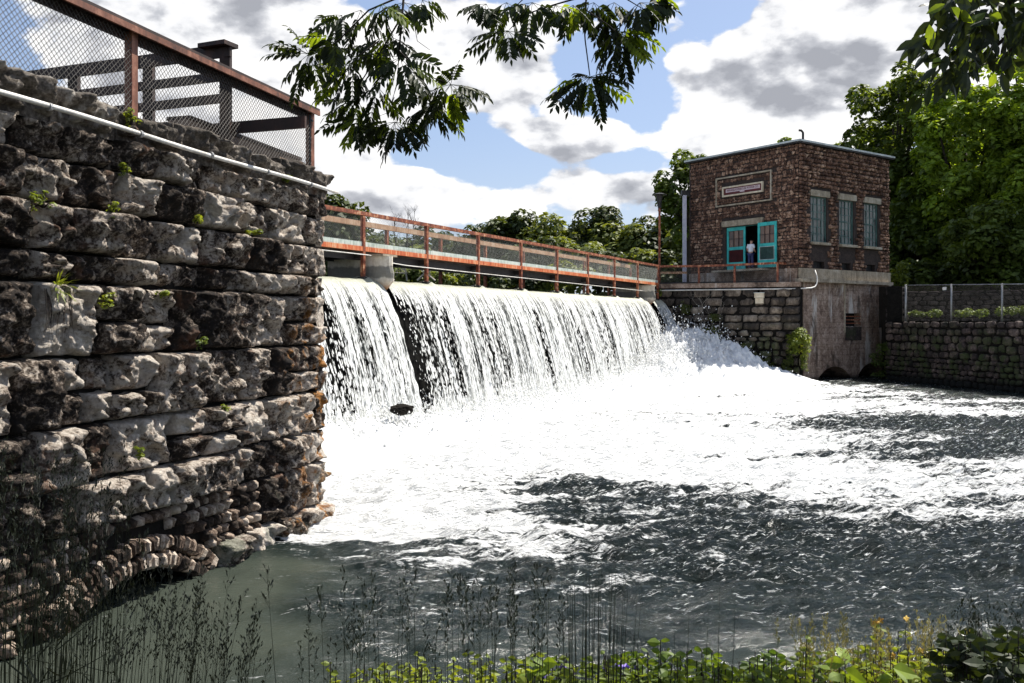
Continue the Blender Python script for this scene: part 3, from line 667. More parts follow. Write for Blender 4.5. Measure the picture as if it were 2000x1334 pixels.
COURSES = [(1.765, 2.15, [35, 120, 215, 300, 362, 440, 530, 598]), (1.277, 1.765, [35, 140, 225, 300, 385, 455, 535, 600]), (.765, 1.277, [60, 137, 232, 300, 390, 477, 545, 607]),
           (.437, .765, [52, 130, 220, 290, 395, 450, 495, 560, 603]), (-.37, .437, [60, 184, 262, 335, 425, 500, 560, 605]), (-1.143, -.37, [15, 110, 215, 300, 392, 477, 560]),
           (-1.8, -1.143, [60, 155, 217, 332, 400, 470, 515, 580, 612]), (-2.336, -1.8, [80, 150, 235, 330, 450, 520, 590])]
seed = 100
T_END = 8.6
for ci, (z0, z1, us) in enumerate(COURSES):
    tsx = sorted([0.0]+[wall_t(u) for u in us]+[T_END-.9 if T_END-.9 > wall_t(us[0])+.5 else T_END, T_END])
    ts_ = [tsx[0]]
    for v_ in tsx[1:]:
        if v_-ts_[-1] > .22: ts_.append(v_)
    for i in range(len(ts_)-1):
        seed += 1
        g = .018
        big = (seed*7919 % 100)/100.
        endk = min(1.0, .35+ts_[i]*.8)
        hs = (seed*69069 % 97)/97.; zz = [z0, z1]
        if z1-z0 > .6 and hs < .38: zz = [z0, z0+(z1-z0)*(.42+.2*hs), z1]
        for za_, zb__ in zip(zz[:-1], zz[1:]):
          seed += 1; tt_ = [ts_[i], ts_[i+1]]
          if ts_[i+1]-ts_[i] > .75 and (seed*31337 % 89)/89. < .55: tt_ = [ts_[i], ts_[i]+(ts_[i+1]-ts_[i])*(.38+.24*hs), ts_[i+1]]
          for ta_, tb__ in zip(tt_[:-1], tt_[1:]):
            seed += 1; big = (seed*7919 % 100)/100.
            stone_obj(ta_+g, tb__-g, za_+g*.8, zb__-g*.8, seed, off=-.06+(-.07+.22*((seed*48271 % 101)/101.))*endk, bulge=.03+(.03+.06*big)*endk, parent=lw, rough=(.75+.45*big)*endk)
# base courses near the dam, right of the arch
for (z0, z1, tl) in ((-3.05, -2.336, [0, .55, 1.25, 1.95]), (-3.75, -3.05, [-.05, .8, 1.6, 2.4, 3.1])):
    for i in range(len(tl)-1):
        seed += 1
        stone_obj(tl[i]+.012, tl[i+1]-.012, z0+.012, z1-.012, seed, off=-.05 if z0 > -3.06 else .04, bulge=.07, parent=lw, rough=.8)
# coping course
tc = [-.02, .62, 1.5, 2.35, 3.3, 4.15, 5.2, 6.2, 7.3, T_END]
for i in range(len(tc)-1):
    seed += 1
    o = stone_obj(tc[i]+.008, tc[i+1]-.008, 2.16, 2.52+.05*math.sin(i*2.1), seed, off=.0, bulge=.10, rough=1.0, mat=M_coping, parent=lw, name='coping_stone')
# flat tops of the coping
mb = MB()
for i in range(len(tc)-1):
    a = wall(tc[i]+.01, 0, .02); b2 = wall(tc[i+1]-.01, 0, .02); c2 = wall(tc[i+1]-.01, 0, -1.2); d2 = wall(tc[i]+.01, 0, -1.2); zt = 2.49+.05*math.sin(i*2.1)
    mb.add([a+UP*zt, b2+UP*zt, c2+UP*zt, d2+UP*zt, a+UP*2.1, b2+UP*2.1, c2+UP*2.1, d2+UP*2.1], [(0, 1, 2, 3)[::-1], (0, 4, 5, 1)[::-1], (1, 5, 6, 2)[::-1], (2, 6, 7, 3)[::-1], (3, 7, 4, 0)[::-1]])
mb.build('coping_top', M_coping, lw)
# arch at the water line
AT0, AT1 = 3.5, 5.9; AC = (AT0+AT1)/2; AH = .40; AZ = -3.45
ahw = (AT1-AT0)/2; AR = (ahw**2+AH**2)/(2*AH); ACZ = AZ+AH-AR
def arch_z(tt, extra=0.0):
    d = abs(tt-AC); r = AR+extra
    return ACZ+math.sqrt(max(r*r-d*d, 0)) if d < r else -9
nb = 34; am_ = math.asin(min(1, ahw/AR))
for ring, (r0, r1, nbk) in enumerate(((0.0, .21, 34), (.225, .42, 38))):
    for k in range(nbk):
        th = -am_*1.12+2.24*am_*(k+.5)/nbk+R.uniform(-.012, .012); seed += 1
        rj = R.uniform(-.02, .02); hw = AR*2.24*am_/nbk/2*.86
        cth, sth = math.cos(th), math.sin(th); er = V(0, 0, 0)+WA*sth+UP*cth; et = WA*cth-UP*sth
        # rounded brick block: 3 x 3 front grid
        c0 = wall(AC, ACZ, 0)+er*(AR+(r0+r1)/2+rj); hr = (r1-r0)/2*R.uniform(.75, 1.05); mb = MB()
        gx_ = [-1, -.55, .55, 1]; vs = []; dpt = R.uniform(.0, .04)
        for a in gx_:
            for b_ in gx_:
                o_ = dpt if abs(a) < 1 and abs(b_) < 1 else -.03
                vs.append(c0+et*hw*a+er*hr*b_+WN*(o_+R.uniform(-.012, .012)))
        fs = [(i*4+j, i*4+j+1, i*4+j+5, i*4+j+4) for i in range(3) for j in range(3)]
        bk = [c0+et*hw*a+er*hr*b_-WN*.2 for a, b_ in ((-1, -1), (-1, 1), (1, 1), (1, -1))]; vs += bk
        fs += [(0, 3, 17, 16), (3, 15, 18, 17), (15, 12, 19, 18), (12, 0, 16, 19)]
        mb.add(vs, fs); mb.build('arch_brick', M_archbrick, lw)
# rubble between the arch ring and the courses
z = -2.36; cnt = 0
while z > -3.75:
    h = R.uniform(.12, .17); t_ = 1.97 if z > -3.04 else 2.45
    while t_ < T_END:
        wd = R.uniform(.09, .19)*(1.7 if t_ > 6.1 else 1); zc = z-h/2; tcn = t_+wd/2
        if not (abs(tcn-AC) < 2.4 and zc-h/2 < arch_z(tcn, .46)) and not (AT0-.1 < tcn < AT1+.1 and zc < arch_z(tcn, .3)):
            seed += 1; cnt += 1
            if cnt < 295:
                stone_obj(t_+.006, t_+wd-.006, z-h+.006, z-.006, seed, off=-.05+R.uniform(-.04, .04), bulge=.02, rough=.30, res=.02, mat=M_archbrick, parent=lw, name='rubble_stone', edge=.012)
        t_ += wd
    z -= h
# backing behind the blocks, with the arch cut out, soffit and dark throat
mb = MB(); cols = np.unique(np.concatenate([np.linspace(0, T_END, 30), np.linspace(AT0, AT1, 24)]))
for a, b_ in zip(cols[:-1], cols[1:]):
    za = arch_z(a) if AT0 <= a <= AT1 else -4.6; zb_ = arch_z(b_) if AT0 <= b_ <= AT1 else -4.6
    mid = (a+b_)/2
    if AT0 < mid < AT1: za = arch_z(min(max(a, AT0), AT1)); zb_ = arch_z(min(max(b_, AT0), AT1))
    else: za = zb_ = -4.6
    q = [wall(a, za, -.14), wall(b_, zb_, -.14), wall(b_, 2.45, -.14), wall(a, 2.45, -.14)]
    mb.add(q, [(0, 1, 2, 3)])
    if AT0 < mid < AT1: mb.add([wall(a, za, -.14), wall(b_, zb_, -.14), wall(b_, zb_, -5), wall(a, za, -5)], [(0, 1, 2, 3)])
for tt in (0, T_END): mb.add([wall(tt, -4.6, -.14), wall(tt, 2.45, -.14), wall(tt, 2.45, -9), wall(tt, -4.6, -9)], [(0, 1, 2, 3)])
for tt in (AT0, AT1): mb.add([wall(tt, -4.6, -.14), wall(tt, AZ, -.14), wall(tt, AZ, -5), wall(tt, -4.6, -5)], [(0, 1, 2, 3)])
mb.add([wall(AT0, -4.6, -5), wall(AT1, -4.6, -5), wall(AT1, 0, -5), wall(AT0, 0, -5)], [(0, 1, 2, 3)])
mb.add([wall(0, 2.42, -.14), wall(T_END, 2.42, -.14), wall(T_END, 2.42, -9), wall(0, 2.42, -9)], [(0, 1, 2, 3)])
mb.build('mortar_backing', M_mortar, lw)
# the far end of the wall, facing the dam: plain dressed quoins
def endframe(s_, z, off=0.0): return wall(-off, z, -s_)
for (z0, z1, us) in COURSES+[(-3.05, -2.336, 0), (-3.75, -3.05, 0)]:
    for (a, b_) in ((.02, .9), (.93, 1.9)):
        seed += 1; stone_obj(a, b_, z0+.012, z1-.012, seed, off=-.02, bulge=.05, rough=.5, res=.08, frame=lambda s_, z, off=0.0: endframe(s_, z, off), parent=lw)
# conduit along the wall
cp = thing('conduit_pipe', 'long white conduit pipe fixed along the top of the rough wall', 'pipe', wall(0, 2.18, .2))
mb = MB(); mb.tube([wall(tt, 2.215+.012*math.sin(tt*1.3), .21) for tt in np.linspace(-.03, T_END, 26)], .028, 10); mb.build('pipe', M_white, cp, smooth=True)
for tt in (.9, 2.2, 3.6, 5.0, 6.4):
    mb = MB(); mb.tube([wall(tt-.02, 2.215, .21), wall(tt+.02, 2.215, .21)], .043, 10); mb.beam(wall(tt, 2.215, .2), wall(tt, 2.215, -.05), .03, .02); mb.build('clamp', M_galv, cp)
# ---------------------------------------------------------------- guard fence on the wall
gf = thing('guard_fence', 'brown guard rail with chain link mesh on top of the rough stone wall', 'guard rail', wall(0, 2.5, -.2))
ZR = 3.58; pts_p = [.12, 4.62, 8.4]
for tt in pts_p:
    mb = MB(); mb.cur = 0; mb.box(wall(tt, (2.45+ZR-.02)/2, -.22), WA, WN, UP, .055, .055, (ZR-2.47)/2)
    mb.build('post', M_brownwood, gf)
mb = MB(); mb.beam(wall(.05, ZR+.03, -.2), wall(8.6, ZR+.03, -.2), .26, .05); mb.build('top_rail', M_darkwood, gf)
mb = MB(); mb.beam(wall(.04, ZR-.02, -.085), wall(8.6, ZR-.02, -.085), .03, .075); mb.build('rail_face_board', M_brownwood, gf)
mb = MB(); mb.beam(wall(.04, ZR-.055, -.30), wall(8.6, ZR-.055, -.30), .05, .11); mb.build('rail_back_board', M_darkwood, gf)
mb = MB()
for a, b_ in ((.18, 4.56), (4.68, 8.34)): chain_link(mb, wall(a, 0, -.16), wall(b_, 0, -.16), 2.5, ZR-.06, 2.5, ZR-.06, .072, .0042)
tag(mb.build('chain_link_mesh', M_wire, gf), kind='stuff')
mb = MB()
for zz in (2.52, 2.62, 3.42): mb.tube([wall(.2, zz, -.16), wall(.14, zz, -.16)], .02, 6)
mb.tube([wall(.24, 2.5, -.16), wall(.24, ZR-.08, -.16)], .018, 6); mb.build('tension_bar', M_black, gf)
# walkway railing behind it (dark boards)
wr = thing('walkway_railing', 'dark board railing with four rails behind the chain link guard fence', 'railing', (-4.2, 13.4, 2.5))
def wrp(u, v, Y): return PT(u, v, Y)
def at_u(u, Y, z): return V((u-1000)/F*Y, Y, z)
q0, q1, q2, q3 = (441, 13.4), (291, 13.95), (145, 14.5), (40, 14.95)
zt_ = 630-98; Z0 = zt_/F*13.4
for (u, Y) in (q0, q1, q2):
    mb = MB(); x = (u-1000)/F*Y; mb.abox(x-.075, x+.075, Y-.06, Y+.06, 2.35, Z0); mb.build('post', M_darkwood, wr)
for (dz, hh) in ((.04, .19), (-.34, .13), (-.66, .13), (-1.05, .17)):
    A = at_u(q0[0] if dz < 0 else q0[0]+10, q0[1]-.08, Z0+dz-.06); B = at_u(q3[0], q3[1]-.08, Z0+dz-.06)
    if dz < -1: A = at_u(597, 12.85+.2, Z0+dz-.08)
    mb = MB(); mb.beam(A, B, .05, hh); mb.build('rail', M_darkwood, wr)
mb = MB(); mb.beam(at_u(400, 13.5, Z0+.06), at_u(452, 13.3, Z0+.06), .3, .06); mb.build('post_cap', M_darkwood, wr)
cb = thing('deck_curb', 'long dark curb box behind the mesh beside the wall end', 'curb', (-3.7, 14.0, 2.4))
mb = MB(); mb.beam(wall(-.3, 2.67, -.8), wall(2.9, 2.72, -.8), .35, .34); mb.build('curb_face', M_tan, cb)
mb = MB(); mb.beam(wall(-.3, 2.87, -.8), wall(2.9, 2.92, -.8), .40, .05); mb.build('curb_cap', M_darkwood, cb)

# ================================================================ FOOTBRIDGE
fbz = thing('footbridge', 'rust red steel footbridge with mesh sides spanning the dam crest', 'bridge', dam(14, 0, CZ))
TB0, TB1 = -3.2, 30.3
def long(name, s, z, wdt, hgt, mat, t0=TB0, t1=TB1, parent=fbz):
    mb = MB(); mb.beam(dam(t0, s, z), dam(t1, s, z), wdt, hgt); return mb.build(name, mat, parent)
ZRB = 3.29
for side, s in (('near', 0.0), ('far', -1.75)):
    long('top_rail', s, ZRB, .12, .11 if s == 0 else .17, M_rust if s == 0 else M_board)
    for k in range(10): 
        pass
for tp in post_ts:
    mb = MB(); mb.box(dam(tp, 0.0, (CZ-.05+ZRB-.06)/2), D, N, UP, .055, .055, (ZRB-.06-CZ+.05)/2); mb.build('post', M_rust, fbz)
    mb = MB(); mb.box(dam(tp+.2, -1.75, (1.2+ZRB-.06)/2), D, N, UP, .055, .055, (ZRB-.06-1.2)/2); mb.build('post', M_rust, fbz)
    mb = MB(); mb.beam(dam(tp, .02, 2.02), dam(tp+.1, -1.75, 2.02), .10, .16); mb.build('cross_beam', M_black, fbz)
    mb = MB(); mb.box(dam(tp, .0, CZ+.02), D, N, UP, .12, .12, .05); mb.build('base_plate', M_black, fbz)
# mid boards: a board for every bay
pp = [TB0]+post_ts+[TB1]
for s, mt in ():
    for a, b_ in zip(pp[:-1], pp[1:]):
        if b_-a < .4: continue
        mb = MB(); mb.beam(dam(a+.02, s, 2.92), dam(b_-.02, s, 2.92), .04, .15); mb.build('mid_board', mt, fbz)
for a, b_ in zip(pp[:-1], pp[1:]):
    if b_-a < .4: continue
    mb = MB(); mb.beam(dam(a+.06, .0, 2.37), dam(b_-.06, .0, 2.37), .03, .14); mb.build('toe_board', M_toe, fbz)
long('edge_channel', .015, 2.225, .07, .14, M_orange)
long('edge_channel', -1.76, 2.225, .07, .14, M_orange)
for s in (-.35, -1.4): long('girder', s, 2.02, .10, .22, M_black)
long('deck', -.87, 2.275, 1.6, .03, M_tan)
for s, h_ in ((.02, 2), (-1.73, 1)):
    mb = MB(); chain_link(mb, dam(TB0, s, 0), dam(TB1, s, 0), 2.44, ZRB-.05, 2.44, ZRB-.05, .085 if h_ == 2 else .30, .0024)
    tag(mb.build('chain_link_mesh', M_wireg if h_ == 2 else M_wire, fbz), kind='stuff')
cp2 = thing('service_conduit', 'thin pale conduit running under the footbridge deck', 'pipe', dam(14, .1, 2.0))
mb = MB(); mb.tube([dam(-3, .12, 2.04), dam(1.9, .12, 2.04), dam(2.6, .12, 2.0), dam(3.2, .12, 1.87), dam(4, .12, 1.84)]+[dam(x, .12, 1.84-.004*(x-4)) for x in np.linspace(5, 29.8, 14)], .016, 6); mb.build('pipe', M_white, cp2, smooth=True)
# piers
def pier(tc_, label, wdt=.42, flip=False):
    pr = thing('bridge_pier', label, 'pier', dam(tc_, -.5, CZ), 'concrete piers under the footbridge')
    mb = MB(); lv = []
    for z, r, ext in ((2.02, 1.0, .66), (1.7, 1.0, .66), (1.50, 1.0, .72), (1.26, .85, .84), (1.05, .55, .94), (.82, .22, 1.0), (.6, .05, .9)):
        ring = [dam(tc_+wdt*r*math.sin(a), -.05+ext*r*max(0, math.cos(a))-.0, z) for a in np.linspace(-math.pi/2, math.pi/2, 11)]
        ring += [dam(tc_+wdt*r, -1.6, z), dam(tc_-wdt*r, -1.6, z)]; lv.append(ring)
    n_ = len(lv[0]); mb.add([p for r_ in lv for p in r_], [(i*n_+k, i*n_+(k+1) % n_, (i+1)*n_+(k+1) % n_, (i+1)*n_+k) for i in range(len(lv)-1) for k in range(n_)]+[tuple(range(n_))])
    mb.build('shaft', M_pier, pr, smooth=False)
    mb = MB(); mb.box(dam(tc_, -.55, 2.05), D, N, UP, wdt+.07, 1.1, .03); mb.build('cap', M_ledge, pr)
pier(2.44, 'pale round nosed pier with rusty tip nearest the stone wall', .31)
pier(27.85, 'small tan pier at the far end of the footbridge', .34)
# ================================================================ POWERHOUSE
HC = V(16.0, 51.0, 0); HL = V(-.588, .809, 0); HR = V(.809, .588, 0); NL = V(-.809, -.588, 0); NRt = V(.588, -.809, 0)
LL, LR = 8.05, 8.75; ZB, ZT = 2.1, 10.0
ph = thing('powerhouse', 'square red fieldstone powerhouse with open turquoise doors', 'building', HC+UP*ZB)
def fl_(t_, z, off=0.0): return HC+HL*t_+NL*off+UP*z
def fr_(s, z, off=0.0): return HC+HR*s+NRt*off+UP*z
def holes_wall(frame, L, z0, z1, holes, th, mb):
    xs_ = sorted(set([0, L]+[h[0] for h in holes]+[h[1] for h in holes])); zs_ = sorted(set([z0, z1]+[h[2] for h in holes]+[h[3] for h in holes]))
    ex = frame(1, 0)-frame(0, 0); en = frame(0, 0, 1)-frame(0, 0)
    for a, b_ in zip(xs_[:-1], xs_[1:]):
        for c, d in zip(zs_[:-1], zs_[1:]):
            mx_, mz = (a+b_)/2, (c+d)/2
            if any(h[0] < mx_ < h[1] and h[2] < mz < h[3] for h in holes): continue
            mb.box(frame(mx_, mz, -th/2), ex, en, UP, (b_-a)/2, th/2, (d-c)/2)
WIN = [(1.08, 2.58), (3.78, 5.20), (6.28, 7.72)]; VENT = [(1.35, 2.35), (3.95, 4.9), (6.45, 7.4)]
DOOR = (2.43, 5.22, 3.15, 5.72)
mb = MB(); holes_wall(fl_, LL, ZB, ZT, [DOOR], .34, mb); mb.build('wall', M_fmortar, ph)
rh = [(a, b_, 4.58, 7.16) for a, b_ in WIN]+[(a, b_, 3.08, 3.48) for a, b_ in VENT]
mb = MB(); holes_wall(fr_, LR, ZB, ZT, rh, .34, mb); mb.build('wall', M_fmortar, ph)
mb = MB()
bl = HC+HL*LL; br_ = HC+HR*LR; bk = HC+HL*LL+HR*LR
mb.box((bl+bk)/2+UP*(ZB+ZT)/2, HR, HL, UP, LR/2, .15, (ZT-ZB)/2); mb.box((br_+bk)/2+UP*(ZB+ZT)/2, HL, HR, UP, LL/2, .15, (ZT-ZB)/2)
mb.build('wall', M_fmortar, ph)
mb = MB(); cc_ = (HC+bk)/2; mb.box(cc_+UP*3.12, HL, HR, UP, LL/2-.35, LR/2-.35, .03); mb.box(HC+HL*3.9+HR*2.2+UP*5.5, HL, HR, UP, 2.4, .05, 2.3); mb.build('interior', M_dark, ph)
# roof: thin slab with metal edge, gently falling
mb = MB(); mb.box(cc_+UP*(ZT+.06), HL, HR, UP, LL/2+.28, LR/2+.28, .06); mb.build('roof', M_black, ph)
mb = MB()
for (p_, q_) in ((fl_(-.3, ZT+.13, .3), fl_(LL+.3, ZT+.13, .3)), (fr_(-.3, ZT+.13, .3), fr_(LR+.3, ZT+.13, .3))): mb.beam(p_, q_, .05, .10)
mb.build('roof_edge', M_roof, ph)
mb = MB(); q_ = HC+HL*.6+HR*1.2; mb.tube([q_+UP*ZT, q_+UP*(ZT+.85), q_+UP*(ZT+.97)+V(-.1, 0, 0), q_+UP*(ZT+.98)+V(-.24, 0, 0)], .07, 8); mb.build('vent_pipe', M_black, ph)
# fieldstones
def proto_stone(seed):
    r_ = random.Random(seed); bm = bmesh.new()
    rings = [(1.0, -.5), (1.0, .25), (.72, .85), (.0, 1.0)]; vs = []; n_ = 7
    ang = [2*math.pi*k/n_+r_.uniform(-.2, .2) for k in range(n_)]; rad_ = [r_.uniform(.86, 1.04) for _ in range(n_)]
    def sq(c): return math.copysign(abs(c)**.62, c)
    for (rr_, h) in rings[:-1]:
        vs.append([bm.verts.new((rr_*rad_[k]*sq(math.cos(ang[k])), rr_*rad_[k]*sq(math.sin(ang[k])), h+r_.uniform(-.12, .12)*(h > 0))) for k in range(n_)])
    top = bm.verts.new((r_.uniform(-.2, .2), r_.uniform(-.2, .2), 1.0))
    for a, b_ in zip(vs[:-1], vs[1:]):
        for k in range(n_): bm.faces.new((a[k], a[(k+1) % n_], b_[(k+1) % n_], b_[k]))
    for k in range(n_): bm.faces.new((vs[-1][k], vs[-1][(k+1) % n_], top))
    me = bpy.data.meshes.new('fieldstone'); bm.to_mesh(me); bm.free()
    v = np.zeros(len(me.vertices)*3, np.float32); me.vertices.foreach_get('co', v)
    return me, v.reshape(-1, 3), [tuple(p.vertices) for p in me.polygons]
FS = [proto_stone(i) for i in range(9)]
def lay_stones(frame, L, z0, z1, holes, hr_, wr_, depth, parent, mat, nparts, name='fieldstone', seed=1, fill=.93):
    """irregular courses of stones; the largest become parts, the rest one joined part"""
    r_ = random.Random(seed); lst = []; z = z0
    ex = frame(1, 0)-frame(0, 0); en = frame(0, 0, 1)-frame(0, 0)
    while z < z1-.05:
        h = min(r_.uniform(*hr_), z1-z); x = 0.0 
        while x < L-.03:
            wd = min(r_.uniform(*wr_), L-x)
            cx, cz = x+wd/2, z+h/2
            hit = [hh for hh in holes if cx+wd*.42 > hh[0] and cx-wd*.42 < hh[1] and cz+h*.4 > hh[2] and cz-h*.4 < hh[3]]
            if not hit: lst.append((cx, cz+r_.uniform(-.12, .12)*h, wd/2*fill*r_.uniform(.92, 1.05), h/2*fill*r_.uniform(.9, 1.18), depth*r_.uniform(.6, 1.3), r_.randrange(len(FS)), r_.uniform(-.12, .12)))
            x += wd
        z += h
    for me, _, _ in FS:
        pass
    order = sorted(lst, key=lambda q: -q[2]*q[3])
    key = (mat.name)
    meshes = _fs_cache.setdefault(key, [])
    if not meshes:
        for me, _, _ in FS:
            m2 = me.copy(); m2.materials.append(mat); m2.name = name; meshes.append(m2)
    for q in order[:nparts]:
        c = frame(q[0], q[1], .0); ca, sa = math.cos(q[6]), math.sin(q[6])
        ax = (ex*ca+UP*sa)*q[2]; ay = (-ex*sa+UP*ca)*q[3]; az__ = en*q[4]
        piece(name, meshes[q[5]], parent, basis(c, ax, ay, az__))
    if order[nparts:]:
        mb = MB()
        for q in order[nparts:]:
            c = frame(q[0], q[1], .0); ca, sa = math.cos(q[6]), math.sin(q[6])
            Mx = np.stack([(ex*ca+UP*sa)*q[2], (-ex*sa+UP*ca)*q[3], en*q[4]])
            mb.add(FS[q[5]][1] @ Mx+c, FS[q[5]][2])
        tag(mb.build('small_'+name+'s', mat, parent), kind='stuff')
_fs_cache = {}
dh = [(2.35, 5.42, 3.0, 6.12), (2.38, 5.46, 7.55, 8.22), (1.76, 6.0, 8.70, 8.80), (1.76, 6.0, 7.0, 7.08)]
lay_stones(fl_, LL, 3.05, ZT, dh, (.14, .28), (.15, .42), .085, ph, M_field, 150, seed=4, fill=.99)
wh = [(a-.12, b_+.12, 4.38, 7.52) for a, b_ in WIN]+[(a-.05, b_+.05, 3.05, 3.52) for a, b_ in VENT]+[(a-.02, b_+.02, 3.6, 4.4) for a, b_ in WIN]
lay_stones(fr_, LR, 3.05, ZT, wh, (.13, .27), (.14, .40), .17, ph, M_field, 150, seed=5, fill=.97)
# concrete base band and sloped lip
mb = MB(); mb.box(fr_(LR/2, 2.75, .05), HR, NRt, UP, LR/2+.05, .12, .30); mb.build('base_band', M_ledge, ph)
mb = MB(); mb.box(fl_(LL/2, 2.6, .04), HL, NL, UP, LL/2, .12, .45); mb.build('base_band', M_conc, ph)
mb = MB(); mb.box(fr_(LR/2-.2, 2.36, .22), HR, NRt, UP, LR/2+.1, .22, .09); mb.build('base_lip', M_ledge, ph)
# windows
for wi, (a, b_) in enumerate(WIN):
    wn = thing('window', None, None); wn.parent = ph; wn.location = Vector(fr_((a+b_)/2, 4.58, -.1).tolist())-Vector(ph.location)
    z0, z1 = 4.58, 7.16; fr = MB()
    for x in (a+.03, b_-.03): fr.box(fr_(x, (z0+z1)/2, -.10), HR, NRt, UP, .03, .035, (z1-z0)/2)
    for z in (z0+.03, z1-.03): fr.box(fr_((a+b_)/2, z, -.10), HR, NRt, UP, (b_-a)/2-.06, .03, .03)
    nc, nr = 4, 6
    for i in range(1, nc): fr.box(fr_(a+(b_-a)*i/nc, (z0+z1)/2, -.105), HR, NRt, UP, .016, .022, (z1-z0)/2-.06)
    for j in range(1, nr): fr.box(fr_((a+b_)/2, z0+(z1-z0)*j/nr, -.108), HR, NRt, UP, (b_-a)/2-.06, .020, .016)
    # opening vent sash
    for z in (z0+(z1-z0)*.2, z0+(z1-z0)*.52): fr.box(fr_(a+(b_-a)*.37, z, -.075), HR, NRt, UP, (b_-a)*.25, .018, .02)
    fr.build('frame', M_frame, wn)
    for i in range(nc):
        for j in range(nr):
            pb = MB(); pb.box(fr_(a+(b_-a)*(i+.5)/nc, z0+(z1-z0)*(j+.5)/nr, -.13+.006*((i*5+j*3) % 4)), HR, NRt, UP, (b_-a)/nc/2-.012, .004, (z1-z0)/nr/2-.012); pb.build('pane', M_glass, wn)
    mb = MB(); mb.box(fr_((a+b_)/2, 7.34, .03), HR, NRt, UP, (b_-a)/2+.14, .10, .17); mb.build('lintel', M_ledge, ph)
    mb = MB(); mb.box(fr_((a+b_)/2, 4.49, .07), HR, NRt, UP, (b_-a)/2+.1, .16, .07); mb.build('window_sill', M_ledge, ph)
for a, b_ in VENT:
    mb = MB(); mb.box(fr_((a+b_)/2, 3.28, -.25), HR, NRt, UP, (b_-a)/2-.01, .02, .19)
    for k in range(5): mb.box(fr_(a+(b_-a)*(k+.5)/5, 3.28, -.18), HR, NRt, UP, .015, .015, .19)
    mb.build('basement_vent', M_black, ph)
# doors
def door_leaf(x0, x1, z0, z1, off, label, parent):
    dr = thing('door', None, None); dr['label'] = label; dr.parent = parent; dr.location = Vector(fl_((x0+x1)/2, z0, off).tolist())-Vector(parent.location)
    fr = MB(); w_ = x1-x0; st = .14
    for x in (x0+st/2, x1-st/2): fr.box(fl_(x, (z0+z1)/2, off), HL, NL, UP, st/2, .03, (z1-z0)/2)
    zm = z0+(z1-z0)*.50
    for z, hh in ((z0+.22, .22), (z1-.10, .10), (zm, .09)): fr.box(fl_((x0+x1)/2, z, off), HL, NL, UP, w_/2-st, .028, hh)
    fr.build('door_frame', M_teal, dr)
    # 3 x 2 panes
    a, b_, c, d = x0+st, x1-st, zm+.09, z1-.2
    mu = MB()
    for i in (1, 2): mu.box(fl_(a+(b_-a)*i/3, (c+d)/2, off+.005), HL, NL, UP, .018, .018, (d-c)/2)
    mu.box(fl_((a+b_)/2, (c+d)/2, off+.002), HL, NL, UP, (b_-a)/2, .015, .018); mu.build('muntin', M_darkwood, dr)
    for i in range(3):
        for j in range(2):
            pb = MB(); pb.box(fl_(a+(b_-a)*(i+.5)/3, c+(d-c)*(j+.5)/2, off-.012), HL, NL, UP, (b_-a)/6-.014, .004, (d-c)/4-.014); pb.build('pane', M_dglass, dr)
    c, d = z0+.44, zm-.09
    lv = MB(); lv.box(fl_((a+b_)/2, (c+d)/2, off-.02), HL, NL, UP, (b_-a)/2, .005, (d-c)/2); lv.build('louver_back', M_dark, dr)
    for k in range(11):
        lv = MB(); z = c+(d-c)*(k+.5)/11; lv.box(fl_((a+b_)/2, z, off+.0), HL, (NL+UP*.8)/1.28, (UP-NL*.8)/1.28, (b_-a)/2-.03, .03, .008)
        lv.build('louver_slat', M_frame if off > .1 else M_maroon, dr)
    if off > .1:
        lv = MB()
        for x in (a+.015, b_-.015): lv.box(fl_(x, (c+d)/2, off+.03), HL, NL, UP, .015, .01, (d-c)/2)
        for z in (c+.015, d-.015): lv.box(fl_((a+b_)/2, z, off+.03), HL, NL, UP, (b_-a)/2-.03, .01, .015)
        lv.build('louver_trim', M_roof, dr)
door_leaf(3.80, 5.20, 3.17, 5.70, -.08, 'closed left door leaf with maroon louvers', ph)
door_leaf(1.34, 2.66, 3.17, 5.78, .20, 'right door leaf folded back against the wall', ph)
mb = MB(); mb.box(fl_(3.9, 5.93, .05), HL, NL, UP, 1.52, .12, .17); mb.build('lintel', M_ledge, ph)
mb = MB(); mb.box(fl_(3.82, 5.74, -.12), HL, NL, UP, 1.38, .06, .03); mb.build('door_head', M_teal, ph)
mb = MB(); mb.box(fl_(3.8, 3.06, .35), HL, NL, UP, 1.9, .45, .06); mb.build('door_step', M_ledge, ph)
# framed sign
def frame_rect(x0, x1, z0, z1, wd, off, mat, name):
    for (a, b_, c, d) in ((x0, x1, z1-wd, z1), (x0, x1, z0, z0+wd), (x0, x0+wd, z0+wd, z1-wd), (x1-wd, x1, z0+wd, z1-wd)):
        mb = MB(); mb.box(fl_((a+b_)/2, (c+d)/2, off), HL, NL, UP, (b_-a)/2, .06, (d-c)/2); mb.build(name, mat, ph)
frame_rect(1.80, 5.95, 7.02, 8.78, .08, .05, M_ledge, 'outer_sign_border')
frame_rect(2.40, 5.42, 7.58, 8.18, .09, .07, M_cream, 'inner_sign_border')
mb = MB(); mb.box(fl_(3.91, 7.88, .03), HL, NL, UP, 1.42, .03, .21); mb.build('sign_board', M_maroon, ph)
mb = MB(); mb.box(fl_(3.91, 7.93, .064), HL, NL, UP, 1.27, .004, .10); mb.build('lettering_band', M_palepink, ph)
mb = MB(); mb.box(fl_(3.94, 7.79, .064), HL, NL, UP, .17, .004, .035); mb.build('lower_lettering_band', M_palepink, ph)
fc = bpy.data.curves.new('lettering', 'FONT'); fc.body = 'ARKANSAS-MISSOURI POWER CO.'; fc.size = .185; fc.align_x = 'CENTER'; fc.align_y = 'CENTER'; fc.extrude = .004
